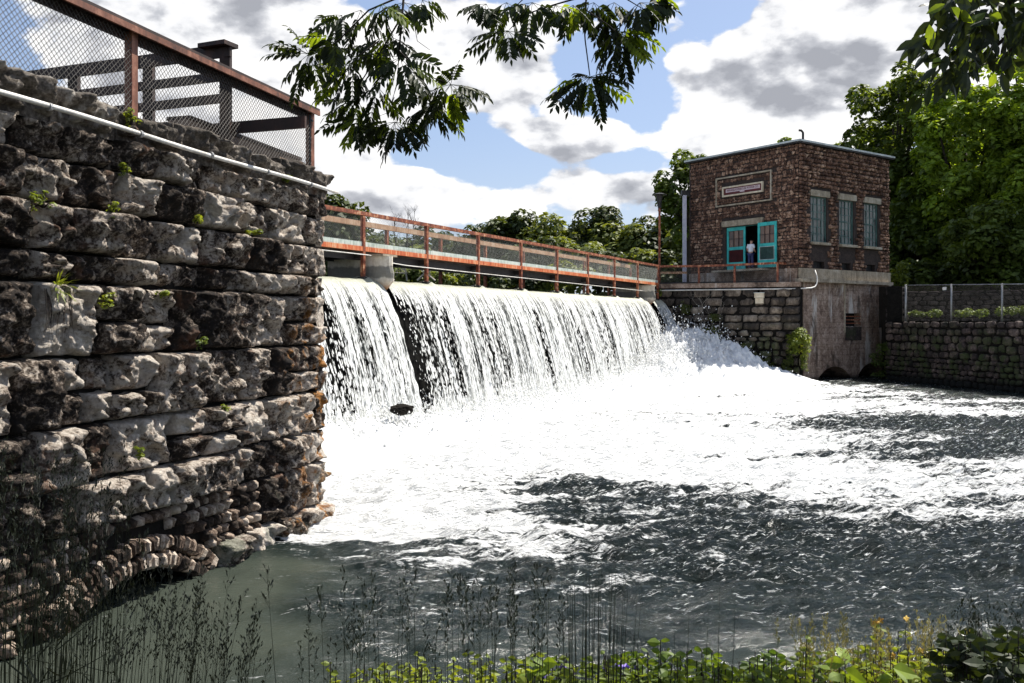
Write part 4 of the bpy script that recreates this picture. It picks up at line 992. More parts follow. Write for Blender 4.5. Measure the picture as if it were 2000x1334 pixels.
tmp = bpy.data.objects.new('tmp', fc); C.objects.link(tmp); dg_ = bpy.context.evaluated_depsgraph_get(); me = bpy.data.meshes.new_from_object(tmp.evaluated_get(dg_)); bpy.data.objects.remove(tmp)
me.materials.append(M_maroon); wx = max(abs(v.co.x) for v in me.vertices); k = 1.2/wx
piece('lettering', me, ph, basis(fl_(3.91, 7.93, .075), -HL*k, UP*1.0, NL))

# ---------------------------------------------------------------- person in the doorway
def person():
    pos = HC+HL*3.25+NL*.12; pr = thing('person', 'person in white shirt and dark blue trousers standing in the open doorway', 'person', pos+UP*3.14)
    fwd = -NL*.97+HL*.1; fwd /= np.linalg.norm(fwd); rt = np.cross(fwd, UP)
    def Q(x, y, z): return tuple((pos+rt*x+fwd*y+UP*(3.14+z)).tolist())
    def skin(name, verts, edges, radii, mat, root=0, parent=pr, sub=2):
        me = bpy.data.meshes.new(name); me.from_pydata([Q(*v) for v in verts], edges, []); o = link(name, me, mat, parent)
        mo = o.modifiers.new('s', 'SKIN'); 
        for i, r_ in enumerate(radii): me.skin_vertices[0].data[i].radius = r_ if hasattr(r_, '__len__') else (r_, r_)
        me.skin_vertices[0].data[root].use_root = True
        o.modifiers.new('u', 'SUBSURF').levels = sub; o.modifiers['u'].render_levels = sub
        dg2 = bpy.context.evaluated_depsgraph_get(); m3 = bpy.data.meshes.new_from_object(o.evaluated_get(dg2)); o.modifiers.clear(); o.data = m3
        m3.polygons.foreach_set('use_smooth', [True]*len(m3.polygons)); return o
    sk = paint('skin_tone', [(0, (.36, .19, .13)), (1, (.5, .28, .2))], 3); sh = paint('white_shirt', [(0, (.62, .63, .7)), (1, (.8, .8, .84))], 3)
    tr = paint('navy_trousers', [(0, (.012, .016, .07)), (1, (.03, .04, .13))], 3); hr = paint('dark_hair', [(0, (.02, .012, .008)), (1, (.06, .035, .02))], 8)
    body = [(0, 0, .95), (0, 0, 1.18), (0, .02, 1.38), (0, .04, 1.50), (.01, .07, 1.60), (.01, .08, 1.68),
            (-.17, .01, 1.40), (-.24, -.02, 1.14), (-.20, .12, .98), (-.17, .20, .97), (.17, .01, 1.40), (.25, -.02, 1.14), (.22, .14, 1.00), (.18, .22, 1.0),
            (-.09, 0, .88), (-.10, .01, .48), (-.11, -.03, .08), (-.11, .12, .03), (.09, 0, .88), (.11, .02, .48), (.13, -.01, .08), (.14, .14, .03)]
    ed = [(0, 1), (1, 2), (2, 3), (3, 4), (4, 5), (2, 6), (6, 7), (7, 8), (8, 9), (2, 10), (10, 11), (11, 12), (12, 13), (0, 14), (14, 15), (15, 16), (16, 17), (0, 18), (18, 19), (19, 20), (20, 21)]
    skin('body', body, ed, [.09, .09, .09, .05, .085, .075, .055, .042, .034, .03, .055, .042, .034, .03, .085, .06, .045, .035, .085, .06, .045, .035], sk)
    skin('shirt', [(0, 0, .93), (0, 0, 1.15), (0, .02, 1.37), (0, .03, 1.45), (-.17, .01, 1.40), (-.235, -.015, 1.20), (.17, .01, 1.40), (.245, -.015, 1.20)],
         [(0, 1), (1, 2), (2, 3), (2, 4), (4, 5), (2, 6), (6, 7)], [(.175, .145), (.17, .14), (.185, .14), .075, .08, .07, .08, .07], sh)
    skin('trousers', [(0, 0, .94), (-.09, 0, .85), (-.10, .01, .47), (-.11, -.03, .07), (.09, 0, .85), (.11, .02, .47), (.13, -.01, .07)],
         [(0, 1), (1, 2), (2, 3), (0, 4), (4, 5), (5, 6)], [.15, .11, .085, .07, .11, .085, .07], tr)
    skin('hair', [(.01, .035, 1.62), (.01, .055, 1.70)], [(0, 1)], [.09, .095], hr)
    for sgn in (-1, 1): skin('shoe', [(.12*sgn, -.05, .045), (.12*sgn, .05, .045), (.125*sgn, .17, .035)], [(0, 1), (1, 2)], [.05, .05, .042], M_black)
person()

# ================================================================ PLATFORM / ABUTMENT / FOUNDATION
A0 = V(8.5, 53.5, 0); K0 = V(15.96, 50.54, 0); AD = (K0-A0); AL = np.linalg.norm(AD); AD /= AL; AN = V(AD[1], -AD[0], 0)
def af(x, z, off=0.0): return A0+AD*x+AN*off+UP*z
ab = thing('platform_abutment', 'dark stained block and rubble wall under the railed platform', 'stone wall', A0+UP*WZ)
mb = MB()
poly = [A0, K0, HC+HR*.4, HC+HL*8, A0+V(2.5, 6, 0), A0+V(-.3, 2, 0)]
n_ = len(poly); mb.add([p+UP*-4.6 for p in poly]+[p+UP*2.0 for p in poly], [tuple(range(n_, 2*n_))]+[(i, (i+1) % n_, n_+(i+1) % n_, n_+i) for i in range(n_)])
mb.build('core', M_mortar, ab)
# dressed blocks in the upper courses, each its own stone
zc = 1.98; seed = 900; r_ = random.Random(9)
for h in (.56, .50, .46, .44, .46):
    x = .02+r_.uniform(0, .5)*0
    while x < AL-.05:
        wd = min(r_.uniform(.7, 1.25), AL-x)
        if AL-(x+wd) < .3: wd = AL-x
        seed += 1; rough_ = 1.2 if x+wd > AL-1.2 else .22
        stone_obj(x+.004, x+wd-.004, zc-h+.008, zc-.008, seed, off=.03+.02*r_.random(), bulge=.03 if rough_ < 1 else .13, rough=rough_, res=.11, frame=af, mat=M_abut, parent=ab, name='block', edge=.02)
        x += wd
    zc -= h
lay_stones(af, AL, -4.0, zc, [], (.24, .55), (.26, .8), .26, ab, M_abut, 140, 'rubble_stone', 33)
# concrete edge slab of the platform
mb = MB(); mb.box(af(AL/2, 2.12, -.2), AD, AN, UP, AL/2+.02, .35, .13); mb.build('platform_slab', M_conc, ab)
# sloping grass and moss on the rubble are plants of their own (below)
fd = thing('powerhouse_foundation', 'tall stained concrete foundation with two water arches at its foot', 'foundation', HC+UP*WZ)
def ff(s, z, off=0.0): return fr_(s, z, off+.12)
S0, S1 = .25, 8.95
ARC = [(1.45, 4.85, .85), (5.35, 8.35, .95)]
def fz(s):
    for a, b_, h in ARC:
        if a <= s <= b_:
            hw = (b_-a)/2; Rr = (hw*hw+h*h)/(2*h); return WZ+.02+h-Rr+math.sqrt(max(Rr*Rr-(s-(a+b_)/2)**2, 0))
    return -4.6
mb = MB(); cols = sorted(set(list(np.linspace(S0, S1, 40))+[x for a, b_, h in ARC for x in np.linspace(a, b_, 17)]+[4.17, 5.86]))
RW = (4.17, 5.80, -.22, .55)
for a, b_ in zip(cols[:-1], cols[1:]):
    mid = (a+b_)/2; inar = any(x0 < mid < x1 for x0, x1, _ in ARC)
    za, zb_ = (fz(a+1e-6), fz(b_-1e-6)) if inar else (-4.6, -4.6)
    if RW[0] < mid < RW[1]:
        mb.add([ff(a, za), ff(b_, zb_), ff(b_, RW[2]), ff(a, RW[2])], [(0, 1, 2, 3)]); mb.add([ff(a, RW[3]), ff(b_, RW[3]), ff(b_, 2.28), ff(a, 2.28)], [(0, 1, 2, 3)])
    else: mb.add([ff(a, za), ff(b_, zb_), ff(b_, 2.28), ff(a, 2.28)], [(0, 1, 2, 3)])
    if inar: mb.add([ff(a, za), ff(b_, zb_), ff(b_, zb_, -4), ff(a, za, -4)], [(0, 1, 2, 3)])
for s in (S0, S1): mb.add([ff(s, -4.6), ff(s, 2.28), ff(s, 2.28, -5), ff(s, -4.6, -5)], [(0, 1, 2, 3)])
mb.add([ff(S0, -4.6, -4), ff(S1, -4.6, -4), ff(S1, 0, -4), ff(S0, 0, -4)], [(0, 1, 2, 3)])
mb.add([ff(4.9, -4.6, 0), ff(4.9, -2.6, 0), ff(4.9, -2.6, -4), ff(4.9, -4.6, -4)], [(0, 1, 2, 3)])
for (x0, x1, c_, d_) in ((RW[0], RW[1], RW[2], RW[2]), (RW[0], RW[1], RW[3], RW[3])): mb.add([ff(x0, c_), ff(x1, c_), ff(x1, c_, -.5), ff(x0, c_, -.5)], [(0, 1, 2, 3)])
for x0 in RW[:2]: mb.add([ff(x0, RW[2]), ff(x0, RW[3]), ff(x0, RW[3], -.5), ff(x0, RW[2], -.5)], [(0, 1, 2, 3)])
mb.build('wall', M_conc, fd)
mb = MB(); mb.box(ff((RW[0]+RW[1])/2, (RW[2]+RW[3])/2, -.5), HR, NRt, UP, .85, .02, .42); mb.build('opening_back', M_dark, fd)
for k in range(3):
    mb = MB(); mb.beam(ff(RW[0], RW[2]+.18+.2*k, -.06), ff(RW[1], RW[2]+.18+.2*k, -.06), .04, .05); mb.build('bar', M_rust, fd)
mb = MB(); mb.box(ff(4.98, -.65, .0), HR, NRt, UP, .8, .03, .40); mb.build('infill_patch', M_retain, fd)
mb = MB(); mb.box(ff(4.1, .8, .02), HR, NRt, UP, .04, .04, 1.4); mb.build('corner_strip', M_ledge, fd)
# wall junk: cream box, dark post, conduit
jb = thing('junction_box', 'cream coloured metal box on the abutment wall below the railing', 'box', af(5.7, 1.6, .2))
def au(u): k = (u-1000)/F; return (k*A0[1]-A0[0])/(AD[0]-k*AD[1])
xb = au(1484)
mb = MB(); mb.box(af(xb, 1.52, .2), AD, AN, UP, .26, .16, .13); mb.build('upper_box', M_cream, jb)
mb = MB(); mb.box(af(xb+.0, 1.22, .16), AD, AN, UP, .22, .12, .15); mb.build('lower_box', M_cream, jb)
mb = MB(); mb.box(af(xb, 1.66, .22), AD, AN, UP, .29, .19, .015); mb.build('lid', M_roof, jb)
wc = thing('wall_conduit', 'white conduit along the abutment top that bends up at the house corner', 'pipe', af(4, 1.9, .12))
cps = [af(-.6, 1.95, .45), af(.0, 1.86, .16)]+[af(x, 1.87, .14) for x in np.linspace(.6, AL-.4, 8)]+[fr_(.35, 1.92, .55), fr_(.75, 2.0, .52), fr_(.95, 2.2, .5), fr_(1.0, 2.5, .49), fr_(1.05, 2.95, .3)]
mb = MB(); mb.tube(cps, .038, 8); mb.build('pipe', M_white, wc, smooth=True)
# platform railing
pl = thing('platform_railing', 'rust red railing with mesh in front of the turquoise doors', 'railing', af(3, 2.25, -.25))
rp = [(.05, 2.2, 3.30), (au(1364), 2.2, 3.26), (au(1434), 2.2, 3.28), (au(1518), 2.2, 3.34)]
for x, z0, z1 in rp:
    mb = MB(); mb.box(af(x, (z0+z1)/2, -.2), AD, AN, UP, .06, .06, (z1-z0)/2); mb.build('post', M_rust, pl)
rb = af(rp[-1][0], 0, -.2)+HR*.0; pe = V((1551-1000)/F*52.2, 52.2, 0)
mb = MB(); mb.box(pe+UP*2.75, AD, AN, UP, .06, .06, .55); mb.build('post', M_rust, pl)
for (p_, q_) in [(af(rp[i][0], rp[i][2], -.2), af(rp[i+1][0], rp[i+1][2], -.2)) for i in range(3)]+[(af(rp[3][0], rp[3][2], -.2), pe+UP*3.3)]:
    mb = MB(); mb.beam(p_, q_, .14, .12); mb.build('top_rail', M_rust, pl)
for (p_, q_) in [(af(rp[0][0], 2.92, -.26), af(rp[1][0]*.7, 2.9, -.26))]:
    mb = MB(); mb.beam(p_, q_, .05, .13); mb.build('mid_board', M_board, pl)
mb = MB(); mb.beam(af(0, 2.30, -.2), af(rp[3][0], 2.30, -.2), .08, .10); mb.build('bottom_channel', M_black, pl)
mb = MB(); chain_link(mb, af(.05, 0, -.14), af(rp[3][0], 0, -.14), 2.3, 3.26, 2.3, 3.28, .10, .005); chain_link(mb, rb, pe, 2.3, 3.26, 2.3, 3.26, .12, .005)
tag(mb.build('chain_link_mesh', M_wire, pl), kind='stuff')
# lamp post and steel column
lx = PT(1288, 550, 54.2)
lp = thing('lamp_post', 'tall rust red lamp post with dark conical lamp head at the bridge end', 'lamp post', V(lx[0], lx[1], 2.0))
mb = MB(); mb.tube([V(lx[0], lx[1], 2.0), V(lx[0], lx[1], 6.9)], .07, 8); mb.build('pole', M_rust, lp)
mb = MB(); mb.tube([V(lx[0], lx[1], 6.8), V(lx[0], lx[1], 7.0), V(lx[0], lx[1], 7.55)], [.10, .11, .20], 10); mb.build('lamp_head', M_black, lp)
mb = MB(); mb.tube([V(lx[0], lx[1], 7.55), V(lx[0], lx[1], 7.6), V(lx[0], lx[1], 7.66)], [.42, .42, .2], 14); mb.build('lamp_cap', M_black, lp)
cx = PT(1337, 550, 57.5)
sc_ = thing('steel_column', 'pale lavender steel column with a short beam to the house corner', 'column', V(cx[0], cx[1], 2.0))
mb = MB(); mb.abox(cx[0]-.11, cx[0]+.11, cx[1]-.11, cx[1]+.11, 2.0, 8.0); mb.build('shaft', M_lav, sc_)
mb = MB(); mb.beam(V(cx[0]-.2, cx[1], 8.15), V(cx[0]+1.3, cx[1]+.3, 8.1), .2, .35); mb.build('beam', M_black, sc_)
# ================================================================ RIGHT RETAINING WALL, FENCE
G0 = V(21.55, 52.75, 0); G1 = V(24.6, 40.5, 0); GD = G1-G0; GL = np.linalg.norm(GD); GD /= GL; GN = V(GD[1], -GD[0], 0)
if np.dot(GN, -G0) < 0: GN = -GN
def gfm(x, z, off=0.0): return G0+GD*x+GN*off+UP*z
rw = thing('retaining_wall', 'long dark stone retaining wall along the right bank of the river', 'stone wall', G0+UP*WZ)
mb = MB(); mb.box(gfm(GL/2+3, -2.3, -.7), GD, GN, UP, GL/2+3.4, .65, 2.32); mb.build('core', M_mortar, rw)
lay_stones(gfm, GL, -1.9, .05, [], (.30, .46), (.42, .85), .10, rw, M_retain, 150, 'stone', 41, .95)
lay_stones(gfm, GL, -4.0, -1.9, [], (.22, .36), (.28, .62), .10, rw, M_retain, 120, 'stone', 42, .95)
lay_stones(lambda x, z, off=0.0: gfm(x+GL, z, off), 6.4, -4.0, .05, [], (.30, .46), (.42, .85), .10, rw, M_retain, 0, 'stone', 43, .95)
# return wall between foundation and retaining wall
rt_ = thing('return_wall', 'dark tall corner wall joining the foundation to the retaining wall', 'stone wall', G0+V(.3, 1.5, WZ))
q0 = fr_(8.75, 0, .1); q1 = G0+V(.15, .1, 0); q1b = V(.433*53.6, 53.6, 0)
RD = (q1-q0); RL = np.linalg.norm(RD); RD /= RL; RN = V(RD[1], -RD[0], 0); RN = RN if RN[0] < 0 else -RN
mb = MB(); mb.box(q0+RD*RL/2-RN*.4+UP*-1.2, RD, RN, UP, RL/2, .4, 3.3); mb.build('core', M_mortar, rt_)
rdf = lambda x, z, off=0.0: q0+RD*x+RN*off+UP*z
lay_stones(rdf, RL, -3.9, 2.1, [], (.25, .42), (.3, .7), .10, rt_, M_retain, 90, 'stone', 51)
RD2 = q1b-q1; L2 = np.linalg.norm(RD2); RD2 /= L2; RN2 = V(RD2[1], -RD2[0], 0); RN2 = RN2 if np.dot(RN2, -q1) > 0 else -RN2
mb = MB(); mb.box(q1+RD2*L2/2-RN2*.3+UP*.9, RD2, RN2, UP, L2/2, .3, 1.2); mb.build('core', M_mortar, rt_)
lay_stones(lambda x, z, off=0.0: q1+RD2*x+RN2*off+UP*z, L2, .05, 2.1, [], (.25, .42), (.3, .7), .08, rt_, M_retain, 30, 'stone', 52)
# old wall at the back of the terrace
tw = thing('terrace_wall', 'low shaded reddish stone wall behind the chain link fence', 'stone wall', (24, 56, .06))
t0_ = V(22.9, 56.9, 0); t1_ = V(34, 50.0, 0); TD = t1_-t0_; TL = np.linalg.norm(TD); TD /= TL; TN = V(TD[1], -TD[0], 0); TN = TN if np.dot(TN, -t0_) > 0 else -TN
mb = MB(); mb.box(t0_+TD*TL/2-TN*.5+UP*.9, TD, TN, UP, TL/2, .45, 1.0); mb.build('core', M_mortar, tw)
lay_stones(lambda x, z, off=0.0: t0_+TD*x+TN*off+UP*z, TL, 0, 1.9, [], (.2, .32), (.35, .8), .08, tw, M_retain, 120, 'stone', 61)
fn = thing('chain_link_fence', 'galvanized chain link fence on top of the right retaining wall', 'fence', gfm(4, .05, -.3))
def gu(u): k = (u-1000)/F; o_ = G0+GN*-.3; return (k*o_[1]-o_[0])/(GD[0]-k*GD[1])
fx_ = [gu(1769), gu(1858), gu(1957), gu(2060), gu(2180)]
def ftop(x): 
    P_ = gfm(x, 0, -.3); u_ = 1000+F*P_[0]/P_[1]; return (630-(557-.010*(u_-1769)))/F*P_[1]
for x in fx_:
    mb = MB(); mb.tube([gfm(x, -.1, -.3), gfm(x, ftop(x)+.04, -.3)], .045 if x != fx_[0] else .06, 8); mb.build('post', M_galv, fn, smooth=True)
mb = MB(); mb.tube([gfm(x, ftop(x), -.3) for x in fx_], .028, 6); mb.build('top_rail', M_galv, fn)
mb = MB()
for a, b_ in zip(fx_[:-1], fx_[1:]): chain_link(mb, gfm(a, 0, -.3), gfm(b_, 0, -.3), .08, ftop(a), .08, ftop(b_), .085, .0035)
tag(mb.build('chain_link_mesh', M_wire, fn), kind='stuff')
xs_ = gu(1846); sn = MB(); sn.box(gfm(xs_, 1.80, -.26), GD, GN, UP, .14, .01, .085); tag(sn.build('fence_sign', M_white), 'small blank white sign hung on the chain link fence', 'sign')
# ================================================================ TREES
def leaf_quads(P, Nn, size, rs, asp=.62):
    """diamond leaves: P centres, Nn normals, size half lengths"""
    n = len(P); r = rs.normal(size=(n, 3)); a = np.cross(Nn, r); a /= np.linalg.norm(a, axis=1)[:, None]+1e-9; b = np.cross(Nn, a)
    s = size[:, None]; fold = Nn*s*.22
    v = np.stack([P-a*s, P-b*s*asp+fold, P+a*s, P+b*s*asp+fold], 1)
    return v.reshape(-1, 3), (np.arange(n)[:, None]*4+np.arange(4)[None]).astype(np.int32)
def crown_points(blobs, n, rs, up=.8):
    """blobs: array (k,4) centre + radius; leaves on the shells, thicker on top"""
    k = len(blobs); w_ = blobs[:, 3]**2; idx = rs.choice(k, n, p=w_/w_.sum())
    d = rs.normal(size=(n, 3)); d[:, 2] = d[:, 2]+.35; d /= np.linalg.norm(d, axis=1)[:, None]
    rr = blobs[idx, 3]*(.62+.45*rs.rand(n)**.6)
    P = blobs[idx, :3]+d*rr[:, None]*np.array([1, 1, .8])
    Nn = d*.7+rs.normal(size=(n, 3))*.45; Nn[:, 2] += up; Nn /= np.linalg.norm(Nn, axis=1)[:, None]
    return P, Nn
def tree(label, base, crown_c, crown_r, nblob, brad, nleaf, lsize, mat, seed, group=None, trunk_r=.25, name='tree', cat='tree', shell=.55, gaps=.0, limbs=7):
    rs = np.random.RandomState(seed); base = V(*base); cc = V(*crown_c); cr = V(*crown_r)
    t_ = thing(name, label, cat, base, group)
    d = rs.normal(size=(nblob, 3)); d /= np.linalg.norm(d, axis=1)[:, None]
    rr = shell+(1-shell)*rs.rand(nblob)
    irr = 1+.22*np.array([pn(q[0]*1.7+seed, q[1]*1.7, q[2]*1.7) for q in d])
    c = cc+d*rr[:, None]*cr*irr[:, None]
    c = c[c[:, 2] > base[2]+.4]
    bl = np.concatenate([c, (brad[0]+(brad[1]-brad[0])*rs.rand(len(c)))[:, None]], 1)
    P, Nn = crown_points(bl, nleaf, rs)
    if gaps:
        g = pn(P[:, 0]*.9/brad[1], P[:, 1]*.9/brad[1], P[:, 2]*.9/brad[1]); k = g > -gaps*(-1)-.62+0; P = P[k]; Nn = Nn[k]
    v, q = leaf_quads(P, Nn, lsize*(.6+.7*rs.rand(len(P))), rs)
    npmesh('crown', v, q, mat, t_)
    mb = MB(); top = cc+V(0, 0, cr[2]*.3); mid = base*.45+top*.55+V(rs.normal()*.2, rs.normal()*.2, 0)
    mb.tube([base-UP*.3, base*.8+top*.2, mid, top], [trunk_r*1.3, trunk_r, trunk_r*.6, trunk_r*.15], 7)
    mb.build('trunk', M_bark, t_, smooth=True)
    order = rs.permutation(len(c))[:limbs]
    mb = MB()
    for i in order:
        a = base+(top-base)*(.30+.45*rs.rand()); e = c[i]; m_ = (a+e)/2+V(0, 0, -.08*np.linalg.norm(e-a)); mb.tube([a, m_, e], [trunk_r*.45, trunk_r*.25, trunk_r*.08], 5)
    if order.size: mb.build('limb', M_bark, t_)
    return t_
def px_tree(label, u, v, Y, ru, rv, seed, nleaf, lsize, mat, nblob=40, brad=(1, 2), zb=2.0, rd=None, **kw):
    c = PT(u, v, Y); rx = ru/F*Y; rz = rv/F*Y
    return tree(label, (c[0], Y, zb), c, (rx, rd or rx, rz), nblob, brad, nleaf, lsize, mat, seed, **kw)
# far treeline beyond the reservoir (u, v, ru, rv, Y, material, label)
FAR = [(722, 500, 50, 45, 120, 0, 'dark tree seen through the first full bay of the bridge mesh'),
 (815, 492, 60, 42, 142, 0, 'low dark tree under the bare tree behind the bridge'),
 (665, 455, 48, 62, 95, 0, 'dark round tree just past the left wall end above the footbridge rail'),
 (760, 520, 75, 45, 130, 1, 'low pale green tree seen through the bridge mesh near the stone wall'),
 (860, 505, 75, 50, 135, 0, 'low dark tree behind the bridge left of centre'),
 (940, 480, 50, 42, 128, 0, 'small dark tree at the left end of the visible far treeline'),
 (1010, 470, 60, 52, 125, 0, 'pointed dark tree left in the far treeline'),
 (1075, 480, 55, 48, 120, 1, 'rounded bright tree between two dark ones in the treeline'),
 (1115, 470, 40, 40, 140, 0, 'narrow dark tree in the gap of the treeline'),
 (1170, 470, 62, 62, 122, 0, 'tallest dark tree in the middle of the far treeline'),
 (1225, 478, 48, 58, 118, 1, 'sunlit yellow green tree right of the tallest treeline tree'),
 (1285, 488, 50, 60, 116, 0, 'bushy tree behind the lamp post'),
 (1345, 490, 50, 70, 112, 1, 'light green tree between the lamp post and the powerhouse'),
 (1400, 500, 60, 90, 118, 0, 'dark tree mostly hidden behind the powerhouse')]
for i, (u, v, ru, rv, Y, mi, lb) in enumerate(FAR):
    px_tree(lb, u, v+18, Y, ru, rv+12, 200+i, 5600, .40, (M_leafbg, M_leafbg2)[mi], nblob=46, brad=(1.0, 2.3), group='trees on the far shore', trunk_r=.35, shell=.35, limbs=5)
# bright bushes on the far shore seen under and over the deck
for i, (u, v, ru, rv, Y, lb) in enumerate([(880, 555, 60, 22, 100, 'bright bush under the bridge between the second and third posts'), (985, 545, 70, 26, 98, 'bright bush under the bridge by the fourth post'),
        (1090, 550, 70, 22, 98, 'green bush under the middle of the bridge'), (1180, 520, 55, 26, 104, 'rounded bush along the shore over the bridge rail'), (1250, 520, 60, 28, 104, 'pale bush on the shore left of the lamp post'), (1320, 530, 50, 30, 100, 'green bush behind the platform rail'),
        (800, 545, 50, 26, 100, 'tangled bush right of the nearest pier'), (1040, 500, 60, 26, 108, 'low bright shrub under the left treeline'), (1130, 505, 60, 26, 108, 'low dense shrub under the tallest tree')]):
    px_tree(lb, u, v, Y, ru, rv, 260+i, 2600, .30, M_leafbg2 if i % 2 == 0 else M_leafbg, nblob=22, brad=(.6, 1.4), zb=1.2, name='bush', cat='bush', group='bushes on the far shore', trunk_r=.12, limbs=3)
# hidden mass behind: closes the treeline down to the water
for i, x in enumerate((-62, -48, -34, -20, -6, 8, 22, 36, 52, 70)):
    tree('dark background tree rank %s' % 'abcdefghij'[i], (x, 150, 2), (x, 150, 7.5), (9, 6, 6.5), 34, (1.6, 3.0), 3000, .60, M_leafbg, 300+i, group='hindmost trees of the far shore', trunk_r=.4, limbs=3)
# bare tree
bt = thing('bare_tree', 'leafless pale tree standing above the treeline behind the bridge', 'tree', (PT(805, 500, 118)[0], 118, 2))
mb = MB(); rb_ = random.Random(4)
def twig(mb, p, d, L, r, lvl, rnd, spread=.5, upb=.15):
    pts_ = [p]; n_ = 4
    for i in range(n_):
        d = d+V(rnd.gauss(0, .12), rnd.gauss(0, .12), rnd.gauss(0, .08)+upb*.3); d = d/np.linalg.norm(d); pts_.append(pts_[-1]+d*L/n_)
    mb.tube(pts_, [r*(1-.7*i/n_) for i in range(n_+1)], 4, cap=False)
    if lvl > 0:
        for k in range(5):
            i = rnd.randint(1, n_); dd = d+V(rnd.gauss(0, spread), rnd.gauss(0, spread), rnd.gauss(0, spread*.6)+upb); dd /= np.linalg.norm(dd); twig(mb, pts_[i], dd, L*.55, r*.45, lvl-1, rnd, spread, upb)
for u, v in ((805, 440), (775, 445), (795, 440)): twig(mb, PT(u, v+45, 118), V(rb_.gauss(0, .15), 0, 1), 3.1, .10, 3, rb_, .6, .25)
mb.build('branches', M_bark, bt)
# driftwood under the bridge
dw = thing('driftwood', 'bleached tangle of driftwood caught behind the bridge posts', 'driftwood', (PT(800, 530, 60)[0], 60, 1.4))
mb = MB()
for u in (770, 795, 815, 835, 850): twig(mb, PT(u, 548, 60), V(rb_.gauss(0, .6), 0, .6), 1.8, .07, 2, rb_, .9, .0)
mb.build('branches', M_deadwood, dw)
# tree left of the powerhouse, and the big trees to its right
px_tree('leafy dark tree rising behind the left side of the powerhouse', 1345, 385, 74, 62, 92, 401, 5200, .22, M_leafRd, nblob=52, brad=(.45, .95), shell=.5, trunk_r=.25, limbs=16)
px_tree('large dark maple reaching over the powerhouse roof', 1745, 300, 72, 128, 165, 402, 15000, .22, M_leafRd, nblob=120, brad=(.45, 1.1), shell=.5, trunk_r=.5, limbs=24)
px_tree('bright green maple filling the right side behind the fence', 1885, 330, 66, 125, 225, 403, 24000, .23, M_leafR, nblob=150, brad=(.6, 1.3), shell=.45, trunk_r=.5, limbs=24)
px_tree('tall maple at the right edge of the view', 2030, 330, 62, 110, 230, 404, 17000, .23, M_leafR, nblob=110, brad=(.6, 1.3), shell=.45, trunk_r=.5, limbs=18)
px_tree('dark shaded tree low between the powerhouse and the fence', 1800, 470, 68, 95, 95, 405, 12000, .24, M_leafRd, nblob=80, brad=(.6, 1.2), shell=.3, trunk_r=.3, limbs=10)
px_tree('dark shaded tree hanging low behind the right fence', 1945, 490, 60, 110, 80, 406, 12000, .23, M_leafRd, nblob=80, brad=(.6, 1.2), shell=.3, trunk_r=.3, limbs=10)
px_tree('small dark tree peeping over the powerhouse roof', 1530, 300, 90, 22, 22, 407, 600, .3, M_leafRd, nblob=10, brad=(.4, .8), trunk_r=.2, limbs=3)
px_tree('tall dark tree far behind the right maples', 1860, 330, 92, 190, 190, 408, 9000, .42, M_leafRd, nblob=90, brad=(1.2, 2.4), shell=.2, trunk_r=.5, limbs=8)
px_tree('bright small bush at the right corner of the powerhouse', 1752, 532, 60, 16, 20, 409, 700, .13, M_weed, nblob=14, brad=(.2, .45), name='bush', cat='bush', trunk_r=.06, limbs=3)
for i, (u, v, Y, ru, rv, lb) in enumerate([(1800, 612, 53.5, 40, 8, 'low grass tufts behind the first fence panel'), (1900, 612, 50, 60, 9, 'low weeds behind the middle fence panel'), (1980, 608, 47.5, 40, 14, 'dark weeds behind the last fence panel')]):
    px_tree(lb, u, v+5, Y, ru, rv, 420+i, 700, .07, M_leafRd, nblob=26, brad=(.12, .3), zb=.05, name='weed_patch', cat='weeds', trunk_r=.02, limbs=2)

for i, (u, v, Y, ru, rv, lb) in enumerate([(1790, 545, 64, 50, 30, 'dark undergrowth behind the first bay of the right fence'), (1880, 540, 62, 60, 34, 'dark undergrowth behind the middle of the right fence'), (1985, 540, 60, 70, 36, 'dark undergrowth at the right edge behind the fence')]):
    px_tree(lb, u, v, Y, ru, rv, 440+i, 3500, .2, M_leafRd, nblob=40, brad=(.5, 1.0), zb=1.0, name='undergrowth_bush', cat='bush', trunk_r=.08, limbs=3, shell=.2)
# ================================================================ PLANTS ON THE WALLS
def clump(label, c, spread, n, lsize, mat, seed, name='wall_plant', cat='plant', group=None, nb=8, br=(.06, .14), stem=True):
    rs = np.random.RandomState(seed); c = V(*c); t_ = thing(name, label, cat, c, group); sp = V(*spread)
    b_ = np.concatenate([c+rs.normal(size=(nb, 3))*sp*.55, (br[0]+(br[1]-br[0])*rs.rand(nb))[:, None]], 1)
    P, Nn = crown_points(b_, n, rs); v, q = leaf_quads(P, Nn, lsize*(.6+.8*rs.rand(len(P))), rs, .5)
    npmesh('leaves', v, q, mat, t_)
    if stem:
        mb = MB()
        for i in range(min(nb, 7)): mb.tube([c-UP*sp[2]*.6, (c+b_[i, :3])/2, b_[i, :3]], [.012, .008, .003], 4)
        mb.build('stem', M_twig, t_)
    return t_
def wall_px(u, v, off=.16):
    t_ = wall_t(u); p = wall(t_, 0); return wall(t_, (HZ-v)/F*p[1], off)
